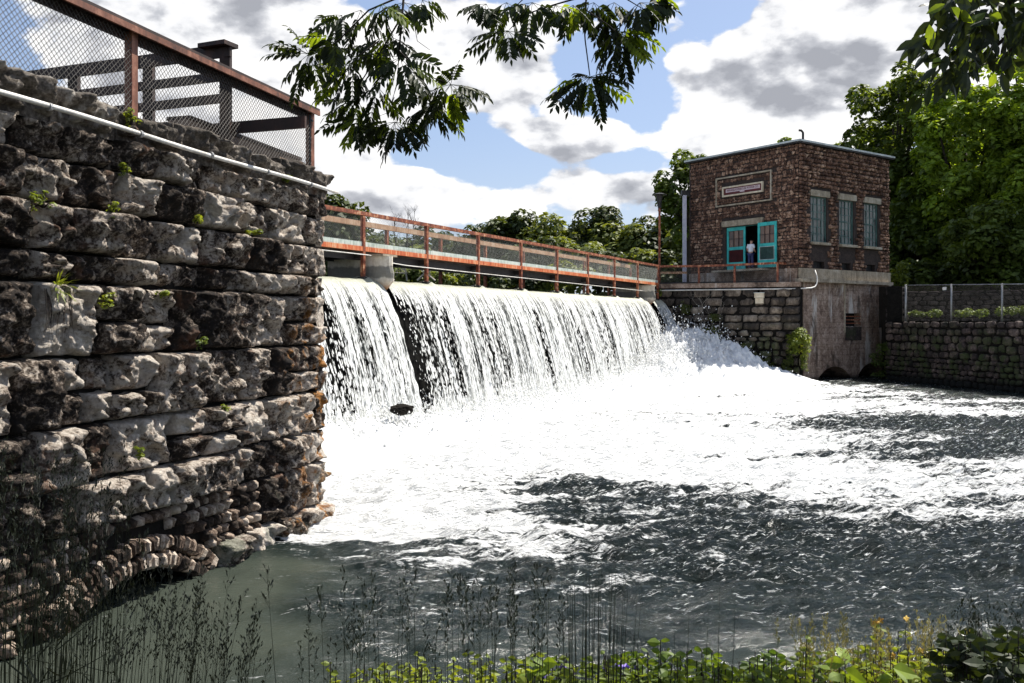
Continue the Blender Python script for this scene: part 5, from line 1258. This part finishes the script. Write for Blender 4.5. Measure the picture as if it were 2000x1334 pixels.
WP = [(60, 395, .10, .10, 'bushy weed with orange stems high on the left of the wall'), (195, 425, .07, .14, 'trailing orange weed below the pipe on the wall'), (235, 235, .08, .10, 'grassy tuft above the pipe on the coping'),
      (215, 330, .05, .05, 'tiny fern under the pipe near the wall middle'), (365, 430, .05, .06, 'small sprig growing at a joint right of the wall centre'), (375, 665, .06, .08, 'leafy sprig with dark hollow in the middle of the wall'),
      (192, 590, .05, .10, 'narrow fern hanging beside a vertical joint'), (420, 798, .04, .04, 'single pale leaf sprig above the big ledge'), (250, 880, .05, .06, 'bright sprig over the long sloping ledge'),
      (545, 350, .05, .03, 'moss tuft by the pipe near the wall end'), (480, 455, .08, .03, 'brown moss strip along an upper course'), (300, 575, .07, .02, 'yellow moss cushion on a mid wall ledge')]
for i, (u, v, sx, sz, lb) in enumerate(WP):
    clump(lb, wall_px(u, v), (sx, sx, sz), 130, .022, M_weed, 500+i, group='small weeds rooted in the wall', nb=7, br=(.02, .05))
# spiky tuft
tf = thing('fern_tuft', 'spiky green tuft growing out of the left of the wall', 'plant', wall_px(105, 560, .1)); mb = MB(); rt2 = random.Random(8); c0 = wall_px(95, 565, .1)
for k in range(70):
    a = rt2.uniform(0, 6.28); L = rt2.uniform(.14, .30); d = WA*math.cos(a)*.8+WN*rt2.uniform(.3, 1)+UP*(math.sin(a)*.55+.25); d /= np.linalg.norm(d); s_ = np.cross(d, UP); s_ /= np.linalg.norm(s_)+1e-6
    p1 = c0+d*L*.6; p2 = c0+d*L-UP*.05; mb.add([c0-s_*.003, c0+s_*.003, p1+s_*.008, p1-s_*.008, p2], [(0, 1, 2, 3), (3, 2, 4)])
mb.build('blades', M_weed, tf)
mb = MB()
for k in range(26):
    p = c0+WA*rt2.uniform(-.18, .22)+WN*.05; L = rt2.uniform(.25, .6); mb.tube([p, p-UP*L*.5+WN*.03, p-UP*L+WA*rt2.uniform(-.08, .08)+WN*.02], [.004, .003, .001], 3, cap=False)
mb.build('hanging_roots', M_twig, tf)
def ab_px(u, v, off=.3):
    x = au(u); p = af(x, 0); return af(x, (HZ-v)/F*p[1], off)
clump('leafy green bush growing from the corner of the abutment wall', ab_px(1558, 668, .45), (.45, .3, .55), 1500, .085, M_weed, 540, name='corner_bush', cat='bush', nb=20, br=(.15, .32))
clump('bright sprig hanging where the bridge meets the abutment', ab_px(1292, 573, .4), (.12, .12, .22), 160, .05, M_weed, 541, nb=6, br=(.05, .12))
for i, (u, v, sx, sz, n) in enumerate([(1440, 690, 1.1, .45, 2600), (1490, 715, .9, .4, 1800), (1540, 715, .4, .7, 1500), (1380, 650, .7, .4, 1200), (1340, 605, .22, .35, 420), (1400, 620, .5, .15, 300), (1572, 700, .12, .9, 900)]):
    clump(['grassy moss patch low on the abutment rubble', 'mossy growth at the abutment foot', 'green growth under the corner bush', 'moss on the shaded left part of the abutment', 'small fern patch high on the abutment', 'dry weeds below the second block course', 'ivy strip down the foundation corner'][i],
          ab_px(u, v, .38), (sx, .22, sz), n, .05, M_moss if i != 6 else M_weed, 550+i, name='moss_patch', cat='moss', nb=26, br=(.08, .22), stem=False)
clump('ivy patch at the dark corner beside the foundation', q1+V(-.5, -.2, -2.2), (.5, .2, .9), 1200, .06, M_leafRd, 560, name='ivy_patch', cat='ivy', nb=22, br=(.1, .25), stem=False)
dvn = thing('dead_vines', 'pale dead vines hanging over the abutment blocks', 'vine', ab_px(1375, 600, .12)); mb = MB()
for u in (1370, 1378, 1395, 1405): twig(mb, ab_px(u, 645, .16), V(rb_.gauss(0, .4), 0, 1), 1.6, .022, 2, rb_, .8, .1)
mb.build('stems', M_deadwood, dvn)
# dark rock in the foam and one near the bank
def rock(label, c, s, seed, mat=M_mortar):
    bm = bmesh.new(); bmesh.ops.create_icosphere(bm, subdivisions=4, radius=1)
    for v_ in bm.verts:
        p = v_.co.copy(); k = 1+.35*float(pn(p.x*1.3+seed, p.y*1.3, p.z*1.3))+.15*float(pn(p.x*4+seed, p.y*4, p.z*4)); v_.co = Vector((p.x*k*s[0]+c[0], p.y*k*s[1]+c[1], p.z*k*s[2]+c[2]))
    me = bpy.data.meshes.new('rock'); bm.to_mesh(me); bm.free(); return tag(link('rock', me, mat), label, 'rock')
rock('dark wet rock poking out of the foam below the nearest pier', PT(785, 800, 25.3), (.34, .3, .16), 3)
rock('submerged brown rock near the bank showing above the water', (PT(1455, 1208, 10.4)[0], 10.4, WZ+.0), (.42, .25, .04), 5, M_mortar)

# ================================================================ OVERHANGING BRANCHES (walnut type fronds)
def frond_mesh(mb, base, d, L, rnd, npair=9, lw=.10, droop=.36):
    """pinnate leaf: curved rachis with paired pointed leaflets"""
    d = V(*d); d /= np.linalg.norm(d); p = V(*base); pts_ = [p]; dirs = [d]; n_ = npair+3
    for i in range(n_):
        d = d-UP*droop/n_*1.2+V(rnd.gauss(0, .03), rnd.gauss(0, .03), 0); d /= np.linalg.norm(d); p = p+d*L/n_; pts_.append(p); dirs.append(d)
    mb.tube(pts_[::2]+[pts_[-1]], .0018, 3, cap=False)
    side0 = np.cross(d, UP); nn_ = np.linalg.norm(side0)
    side0 = side0/nn_ if nn_ > .15 else V(1, 0, 0)
    roll = rnd.gauss(0, .5)
    for i in range(2, n_+1):
        d = dirs[i]; sd_ = side0-d*np.dot(side0, d); sd_ /= np.linalg.norm(sd_); up_ = np.cross(sd_, d)
        sd_ = sd_*math.cos(roll)+up_*math.sin(roll); up_ = np.cross(sd_, d)
        k = math.sin(math.pi*min(1, (i-.6)/(n_+.3))**.8); 
        for sg in ((1, -1) if i < n_ else (0,)):
            ll = lw*(.55+.6*k)*rnd.uniform(.85, 1.15); ld = d*(.55 if sg else 1)+sd_*sg*.95-UP*.42+up_*rnd.gauss(0, .12); ld /= np.linalg.norm(ld)
            wv_ = np.cross(ld, up_+V(rnd.gauss(0, .3), rnd.gauss(0, .3), 0)); wv_ /= np.linalg.norm(wv_)+1e-9; nv = np.cross(wv_, ld); w2 = ll*.21
            b0 = pts_[i]; m_ = b0+ld*ll*.42-nv*ll*.03; tip = b0+ld*ll-UP*ll*.12
            mb.add([b0, m_+wv_*w2+nv*w2*.35, tip, m_-wv_*w2+nv*w2*.35, b0+ld*ll*.75+wv_*w2*.62-UP*ll*.05+nv*w2*.2, b0+ld*ll*.75-wv_*w2*.62-UP*ll*.05+nv*w2*.2, m_], [(0, 1, 6), (0, 6, 3), (1, 4, 6), (6, 5, 3), (4, 2, 6), (6, 2, 5)])
def branch(label, paths, tufts, Y, seed, lw=.078):
    rnd = random.Random(seed); b0 = PT(*paths[0][0][:2], Y); t_ = thing('overhanging_branch', label, 'branch', b0, 'walnut branches hanging into the view')
    for pth, r0 in [(p_[:-1], p_[-1]) for p_ in paths]:
        mb = MB(); n_ = len(pth); mb.tube([PT(q[0], q[1], Y+(q[2] if len(q) > 2 else 0)) for q in pth], [r0*(1-.65*i/(n_-1)) for i in range(n_)], 6); mb.build('twig', M_twig, t_, smooth=True)
    for (u, v, dy, fr) in tufts:
        c = PT(u, v, Y+dy)
        for (du, dv, L) in fr:
            e = PT(u+du, v+dv, Y+dy)-c; ln = np.linalg.norm(e); d = e/ln; d = d+V(0, rnd.uniform(-.45, .45), 0)+UP*.20
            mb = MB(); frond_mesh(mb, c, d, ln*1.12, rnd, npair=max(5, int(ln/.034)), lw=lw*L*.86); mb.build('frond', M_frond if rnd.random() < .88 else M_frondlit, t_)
def fan(n, a0, a1, r0, r1, rnd, L=1.0):
    n = max(3, int(n*.8))
    return [(math.cos(rad(a))*r, math.sin(rad(a))*r, L) for a, r in ((a0+(a1-a0)*(i+.5)/n+rnd.uniform(-8, 8), rnd.uniform(r0, r1)) for i in range(n))]
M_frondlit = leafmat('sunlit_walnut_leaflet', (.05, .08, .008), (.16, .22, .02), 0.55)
fr_r = random.Random(3); YB = 5.2
branch('walnut branch hanging top centre left with many drooping fronds',
  [[(900, -1300, .9), (830, -420, .5), (800, -150, .2), (788, 0), (782, 70), (779, 110), .012], [(790, -10), (720, 20), (665, 75), (640, 95), (605, 108), .006], [(786, 30), (750, 90), (705, 160), (690, 210), .006], [(780, 100), (800, 120), (840, 150), (875, 162), .006],
   [(779, 110), (775, 165), (765, 200), (772, 236), .005], [(790, 20), (808, 40), (815, 80), (840, 98), .0035], [(740, 80), (700, 110), (680, 150), .005], [(770, 190), (758, 220), (732, 230), .0025], [(860, 160), (842, 190), (838, 210), .003]],
  [(603, 106, 0, fan(9, 40, 200, 55, 98, fr_r)+[(-30, -45, .9), (10, -48, .8), (-55, -20, .9), (30, -15, .8)]),
   (668, 30, .2, fan(6, 60, 200, 45, 75, fr_r)), (655, 75, -.2, fan(5, 70, 190, 40, 65, fr_r)), (705, 20, .1, fan(5, 30, 160, 50, 80, fr_r)), (745, 8, -.1, fan(6, 20, 160, 50, 85, fr_r)), (790, 5, .2, fan(7, 0, 180, 45, 70, fr_r)), (825, 0, 0, fan(4, 10, 110, 35, 50, fr_r)),
   (760, 70, .15, fan(8, 20, 170, 50, 90, fr_r)), (690, 130, 0, fan(9, 40, 190, 50, 95, fr_r)), (720, 90, .2, fan(6, 60, 200, 50, 80, fr_r)),
   (782, 112, -.1, fan(10, 0, 180, 60, 105, fr_r)), (695, 195, .1, fan(8, 40, 190, 45, 85, fr_r)), (738, 170, 0, fan(7, 40, 160, 45, 80, fr_r)),
   (772, 238, -.1, fan(10, 10, 175, 45, 82, fr_r)), (880, 165, .1, fan(11, -10, 165, 60, 92, fr_r)+[(15, -35, .8), (-15, -20, .8)]), (842, 205, 0, fan(7, 20, 170, 45, 80, fr_r)), (700, 232, 0, fan(7, 50, 185, 40, 70, fr_r)), (820, 165, .15, fan(5, 20, 150, 40, 70, fr_r))], YB, 71)
branch('walnut branch hanging top centre right with a low dangling tuft',
  [[(1240, -1300, .9), (1170, -420, .5), (1160, -120, .2), (1145, 0), (1140, 35), (1143, 80), (1152, 148), .009], [(1150, -10), (1080, 10), (1020, 30), (995, 58), .006], [(1145, 20), (1190, 50), (1215, 75), .004], [(1040, -20), (1010, 10), (985, 50), .004], [(1160, -40), (1210, -10), (1260, 20), .006], [(1215, 75), (1200, 130), (1190, 145), .003]],
  [(992, 60, 0, fan(11, 10, 185, 45, 85, fr_r)), (950, 8, .1, fan(5, 60, 190, 25, 45, fr_r)), (990, 5, .1, fan(6, 20, 170, 30, 60, fr_r)), (1040, 5, 0, fan(7, 10, 170, 35, 65, fr_r)), (1085, 10, .1, fan(8, 10, 170, 40, 70, fr_r)), (1120, 10, -.1, fan(7, 30, 150, 40, 68, fr_r)),
   (1152, 150, 0, fan(14, 5, 180, 50, 105, fr_r)+[(50, -12, .8), (-25, -10, .8), (30, 5, .8)]), (1160, 5, .1, fan(6, 20, 160, 30, 50, fr_r)), (1205, 60, 0, fan(10, 10, 150, 50, 95, fr_r)), (1225, 40, .1, fan(8, 0, 140, 45, 85, fr_r)), (1200, 5, .2, fan(6, 0, 170, 35, 60, fr_r)),
   (1250, 5, 0, fan(9, -10, 150, 40, 70, fr_r)), (1185, 35, .2, fan(5, 40, 150, 35, 55, fr_r)), (1275, -5, .1, fan(5, -10, 90, 30, 45, fr_r))], YB, 72)
# near branch with broad leaves, top right
def simple_leaf(mb, b0, ld, ll, wr__, rnd):
    ld = V(*ld); ld /= np.linalg.norm(ld); wv_ = np.cross(ld, V(rnd.gauss(0, 1), rnd.gauss(0, 1), rnd.gauss(0, .6))); wv_ /= np.linalg.norm(wv_)+1e-9; nv = np.cross(wv_, ld)
    st = [(0, 0), (.18, .55), (.42, 1), (.68, .78), (.88, .34), (1, 0)]; vs = []; fs = []
    for a, k in st: 
        c = b0+ld*ll*a-nv*ll*.10*math.sin(a*2.6)-UP*ll*.10*a*a; vs += [c-wv_*k*ll*wr__+nv*k*ll*wr__*.3, c, c+wv_*k*ll*wr__+nv*k*ll*wr__*.3]
    for i in range(5): 
        for j in (0, 1): fs.append((i*3+j, i*3+j+1, i*3+j+4, i*3+j+3))
    mb.add(vs, fs)
rnd = random.Random(15); YC = 4.2
nb_ = thing('near_branch', 'dark drooping branch of broad pointed leaves in the top right corner', 'branch', PT(1990, -60, YC))
paths = [[(2080, -200), (1960, -60), (1900, 10), (1850, 50), (1812, 90)], [(2060, -120), (1960, 20), (1900, 70), (1840, 130)], [(2100, -60), (1980, 60), (1910, 120), (1850, 160)], [(2100, -160), (2000, -20), (1930, 40), (1880, 60)], [(2120, 0), (2020, 60), (1960, 110)], [(1940, -120), (1880, -30), (1840, 20)]]
mb = MB(); mb.tube([PT(u, v, YC+dy) for u, v, dy in ((2300, -1500, .9), (2200, -700, .4), (2120, -180, .05), (2105, -20, 0), (2110, 60, 0))], [.05, .04, .022, .014, .008], 7); mb.build('limb', M_twig, nb_)
for pth in paths:
    mb = MB(); mb.tube([PT(u, v, YC+.1*i) for i, (u, v) in enumerate(pth)], [.012-.0022*i for i in range(len(pth))], 6); mb.build('twig', M_twig, nb_)
k = 0
for pth in paths:
    for (a, b_) in zip(pth[:-1], pth[1:]):
        for i in range(28):
            f = rnd.random(); u = a[0]+(b_[0]-a[0])*f; v = a[1]+(b_[1]-a[1])*f
            if u > 2070: continue
            p = PT(u-12+rnd.gauss(0, 12), v+rnd.gauss(0, 14), YC+rnd.uniform(-.25, .35)); mb = MB(); ll = rnd.uniform(.06, .12)
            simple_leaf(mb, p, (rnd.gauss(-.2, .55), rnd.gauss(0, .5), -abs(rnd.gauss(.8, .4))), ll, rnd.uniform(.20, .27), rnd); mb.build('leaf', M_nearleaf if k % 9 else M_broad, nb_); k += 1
for (u, v, L) in [(1845, 15, .09), (1858, 60, .08), (1932, 90, .12), (1815, 165, .10), (1790, 185, .09), (1802, 190, .09)]:
    mb = MB(); simple_leaf(mb, PT(u, v, YC), (rnd.gauss(-.2, .3), .1, -1), L, .22, rnd); mb.build('leaf', M_frond, nb_)

# ================================================================ FOREGROUND GRASSES AND WEEDS
def blade(mb, p, tip, bend, w_, n_=6):
    p = V(*p); tip = V(*tip); pts_ = [p+(tip-p)*(i/n_)+V(*bend)*math.sin(math.pi*i/n_*.5)*(i/n_)*(1-.3*i/n_) for i in range(n_+1)]
    s_ = V(1, .2, 0); vs = []; 
    for i, q in enumerate(pts_): k = w_*(1-(i/n_)**1.5*.95); vs += [q-s_*k, q+s_*k]
    mb.add(vs, [(2*i, 2*i+1, 2*i+3, 2*i+2) for i in range(n_)]); return pts_
def panicle(mb, pts_, rnd, L, dens=1.0, spread=.05, seed_l=.0095):
    """seed head along the last part of a stalk"""
    tip = pts_[-1]; base = pts_[-3]; ax = tip-base; ax /= np.linalg.norm(ax); n_ = int(11*dens)
    for i in range(n_):
        f = i/n_; p = tip-ax*L*(1-f); sp_ = spread*(1-f*.75); d = V(rnd.gauss(0, 1), rnd.gauss(0, 1), rnd.gauss(.2, .5)); d /= np.linalg.norm(d); d = d*.7+ax*.8
        e = p+d*sp_; mb.tube([p, e], .0006, 3, cap=False)
        for j in range(3):
            q = p+(e-p)*(.45+.28*j)+V(rnd.gauss(0, .003), rnd.gauss(0, .003), 0); l_ = seed_l*rnd.uniform(.7, 1.3); sd_ = np.cross(ax, V(rnd.gauss(0, 1), rnd.gauss(0, 1), .1)); sd_ /= np.linalg.norm(sd_)+1e-9
            dq = d*.6+ax*.5; mb.add([q, q+dq*l_*.5+sd_*l_*.28, q+dq*l_*1.2, q+dq*l_*.5-sd_*l_*.28], [(0, 1, 2, 3)])
def grass_at(u0, v0, Y):   # ground point under pixel column u0
    x = (u0-1000)/F*Y; return V(x, Y, float(bank_z(np.array([x]), np.array([Y]))[0]))
def grass_clump(label, stalks, mat, seed, cat='grass', name='grass_clump', heads=True, spread=.05, w_=.0030, leafy=0):
    rnd = random.Random(seed); c = grass_at(stalks[0][0], 0, stalks[0][3]); t_ = thing(name, label, cat, c)
    mb = MB(); mh = MB()
    for (ub, ut, vt, Y) in stalks:
        b0 = grass_at(ub, 0, Y); tp_ = PT(ut, vt, Y+rnd.uniform(-.1, .1)); bend = ((ut-ub)/F*Y*-.4+rnd.gauss(0, .06), 0, .05)
        pp_ = blade(mb, b0, tp_, bend, w_)
        if heads: panicle(mh, pp_, rnd, rnd.uniform(.10, .22), rnd.uniform(.6, 1.2), spread*rnd.uniform(.5, 1.3))
        for k in range(leafy):
            q = pp_[rnd.randint(1, 4)]; e = q+V(rnd.gauss(0, .12), rnd.gauss(0, .08), rnd.uniform(-.02, .16)); blade(mb, q, e, (0, 0, .03), w_*1.6, 4)
    mb.build('stalks', mat, t_)
    if heads: mh.build('seed_heads', mat, t_)
    return t_
rg = random.Random(31)
def rows(n, ub, ut, vt, Yr): return [(rg.uniform(*ub), 0, rg.uniform(*vt), rg.uniform(*Yr)) for _ in range(n)]
def stalks(n, ub, shift, vt, Yr):
    o = []
    for _ in range(n): 
        u = rg.uniform(*ub); o.append((u, u+rg.uniform(*shift), rg.uniform(*vt), rg.uniform(*Yr)))
    return o
grass_clump('tall dark grass thicket in the lower left corner', stalks(170, (-140, 190), (-30, 110), (880, 1230), (2.5, 4.2)), M_grass, 801, spread=.035, leafy=2, w_=.003)
grass_clump('dark seeding grass in front of the water arch', stalks(70, (40, 350), (30, 190), (1110, 1280), (2.6, 4.0)), M_grass, 802, spread=.04, leafy=2, w_=.0028)
grass_clump('arching grass stalks leaning right over the green water', [(300, 585, 1172, 3.0), (330, 470, 1195, 3.1), (350, 560, 1215, 3.0), (380, 545, 1245, 2.9), (280, 430, 1180, 3.3), (400, 560, 1290, 2.9), (330, 400, 1130, 3.2), (250, 350, 1110, 3.1), (420, 480, 1260, 3.0), (360, 520, 1300, 2.8), (200, 330, 1060, 3.4)]+stalks(26, (200, 420), (40, 130), (1180, 1300), (2.7, 3.4)), M_grass, 803, spread=.045)
grass_clump('thin seeding grasses at the bottom left of centre', stalks(26, (600, 830), (-70, 70), (1120, 1270), (2.8, 3.6)), M_grass, 804, spread=.035, leafy=2)
grass_clump('dark grasses with seed heads at the bottom centre', [(880, 862, 1155, 3.2), (900, 885, 1130, 3.1), (930, 900, 1150, 3.1), (950, 952, 1130, 3.2), (995, 998, 1110, 3.1), (1000, 1050, 1130, 3.2), (1010, 1075, 1125, 3.1), (960, 890, 1140, 3.3)]+stalks(24, (820, 1080), (-70, 80), (1110, 1250), (2.8, 3.5)), M_grass, 805, spread=.03, leafy=1)
grass_clump('upright rush spikes right of the bottom centre', [(1115, 1090, 1055, 3.0)]+[(1125+i*4.2, 1100+i*9.5+rg.uniform(-5, 5), 1085+abs(i-7)*7+rg.uniform(-12, 25), 3.0) for i in range(15)]+stalks(26, (1100, 1190), (-15, 45), (1100, 1230), (2.9, 3.2)), M_grass, 806, name='rush_clump', cat='rushes', heads=False, w_=.0040)
grass_clump('pair of tall thin rush blades before the dark water', [(1385, 1398, 1130, 3.0), (1400, 1440, 1158, 3.0), (1315, 1318, 1185, 3.0), (1330, 1345, 1205, 3.0), (1322, 1328, 1200, 3.1), (1350, 1352, 1275, 2.9)], M_grass, 807, name='rush_clump', cat='rushes', heads=False, w_=.0040)
grass_clump('sunlit dry grasses at the lower right bank', stalks(90, (1540, 1850), (-50, 50), (1205, 1300), (3.3, 4.6)), M_drygrass, 808, spread=.03, leafy=2, w_=.0035)
grass_clump('brown seeding weeds at the far lower right', stalks(36, (1820, 2030), (-30, 30), (1175, 1260), (3.2, 4.4)), M_grass, 809, spread=.04, leafy=2)
def leafy_plant(label, pts_, mat, lsz, seed, n_per=7, Yr=(3.4, 4.4), name='broadleaf_plant', cat='plant', flower=None, wr__=.30):
    rnd = random.Random(seed); c = grass_at(pts_[0][0], 0, Yr[0]); t_ = thing(name, label, cat, c); ms = MB(); 
    for (u, v) in pts_:
        Y = rnd.uniform(*Yr); top = PT(u, v, Y); b0 = grass_at(u+rnd.uniform(-10, 10), 0, Y); ms.tube([b0, (b0+top)/2+V(rnd.gauss(0, .02), 0, 0), top], [.004, .003, .002], 4)
        mb = MB()
        for k in range(n_per):
            a = 6.28*k/n_per+rnd.uniform(-.4, .4); q = top-UP*rnd.uniform(0, .10); simple_leaf(mb, q, (math.cos(a), math.sin(a), rnd.uniform(-.25, .35)), lsz*rnd.uniform(.6, 1.2), wr__, rnd)
        mb.build('leaves', mat, t_)
        if flower and rnd.random() < .6:
            mb = MB(); 
            for k in range(12): 
                d = V(rnd.gauss(0, 1), rnd.gauss(0, 1), rnd.gauss(0, 1)); d /= np.linalg.norm(d); simple_leaf(mb, top+UP*.01, d, .018, .3, rnd)
            mb.build('flower', flower, t_)
    ms.build('stem', M_twig, t_); return t_
def scat(n, u0, u1, v0, v1): return [(rg.uniform(u0, u1), rg.uniform(v0, v1)) for _ in range(n)]
leafy_plant('low leafy ground plants along the bottom centre edge', scat(80, 800, 1290, 1272, 1345), M_weed, .035, 901, 8, (3.3, 4.0))
leafy_plant('large veined leaf drooping at the bottom centre', [(1045, 1275), (1060, 1290)], M_broad, .085, 902, 4, (3.2, 3.3), wr__=.42)
leafy_plant('leafy stems right of the rushes on the lower bank', scat(70, 1210, 1530, 1268, 1345)+[(1290, 1250), (1300, 1268), (1500, 1265)], M_broad, .052, 903, 7, (3.4, 4.2))
leafy_plant('light green creeping weeds below the rushes', scat(110, 1000, 1560, 1276, 1345), M_weed, .04, 904, 8, (3.2, 3.8), flower=None)
leafy_plant('small violet flowering weeds at the bottom centre', scat(12, 1050, 1250, 1290, 1330), M_weed, .025, 905, 6, (3.3, 3.9), name='flowering_weed', flower=M_violet)
leafy_plant('yellow flowering weeds beside the dry grass', [(1575, 1238), (1580, 1250), (1720, 1215), (1712, 1222), (1755, 1232), (1770, 1212)]+scat(10, 1560, 1800, 1250, 1320), M_weed, .03, 906, 6, (3.6, 4.2), name='flowering_weed', flower=M_flower)
leafy_plant('five leaved plant with broad glossy leaves lower right', [(1640, 1282), (1650, 1290), (1745, 1300), (1760, 1315), (1660, 1320)], M_broad, .10, 907, 5, (3.3, 3.6), wr__=.27)
leafy_plant('dark shaded leafy shrub in the bottom right corner', scat(90, 1830, 2030, 1230, 1345), M_nearleaf, .065, 908, 8, (3.0, 4.0), name='leafy_shrub', cat='shrub')
leafy_plant('low mixed weeds filling the bottom right bank', scat(110, 1540, 1860, 1262, 1345), M_weed, .04, 909, 7, (3.3, 4.2))
leafy_plant('sparse dark weeds at the bottom left of centre', scat(50, 640, 860, 1290, 1345), M_weed, .035, 910, 7, (3.2, 3.8))
rs = np.random.RandomState(77); nb2 = 16000; xg = rs.uniform(-5, 6, nb2); yg = rs.uniform(1.2, 8.5, nb2); zg = bank_z(xg, yg)
h_ = .08+.16*rs.rand(nb2); dx = rs.normal(size=nb2)*.05; dy = rs.normal(size=nb2)*.05; w__ = .004
v = np.stack([np.stack([xg-w__, yg, zg-.02], -1), np.stack([xg+w__, yg, zg-.02], -1), np.stack([xg+dx, yg+dy, zg+h_], -1)], 1).reshape(-1, 3)
tag(npmesh('bank_grass', v, np.arange(nb2*3).reshape(-1, 3), M_grass), 'short grass covering the near river bank', 'grass', kind='stuff')
print('objects', len(bpy.data.objects), 'tris', sum(sum(len(p.vertices)-2 for p in m.polygons) for m in bpy.data.meshes if len(m.polygons) < 60000)+0)
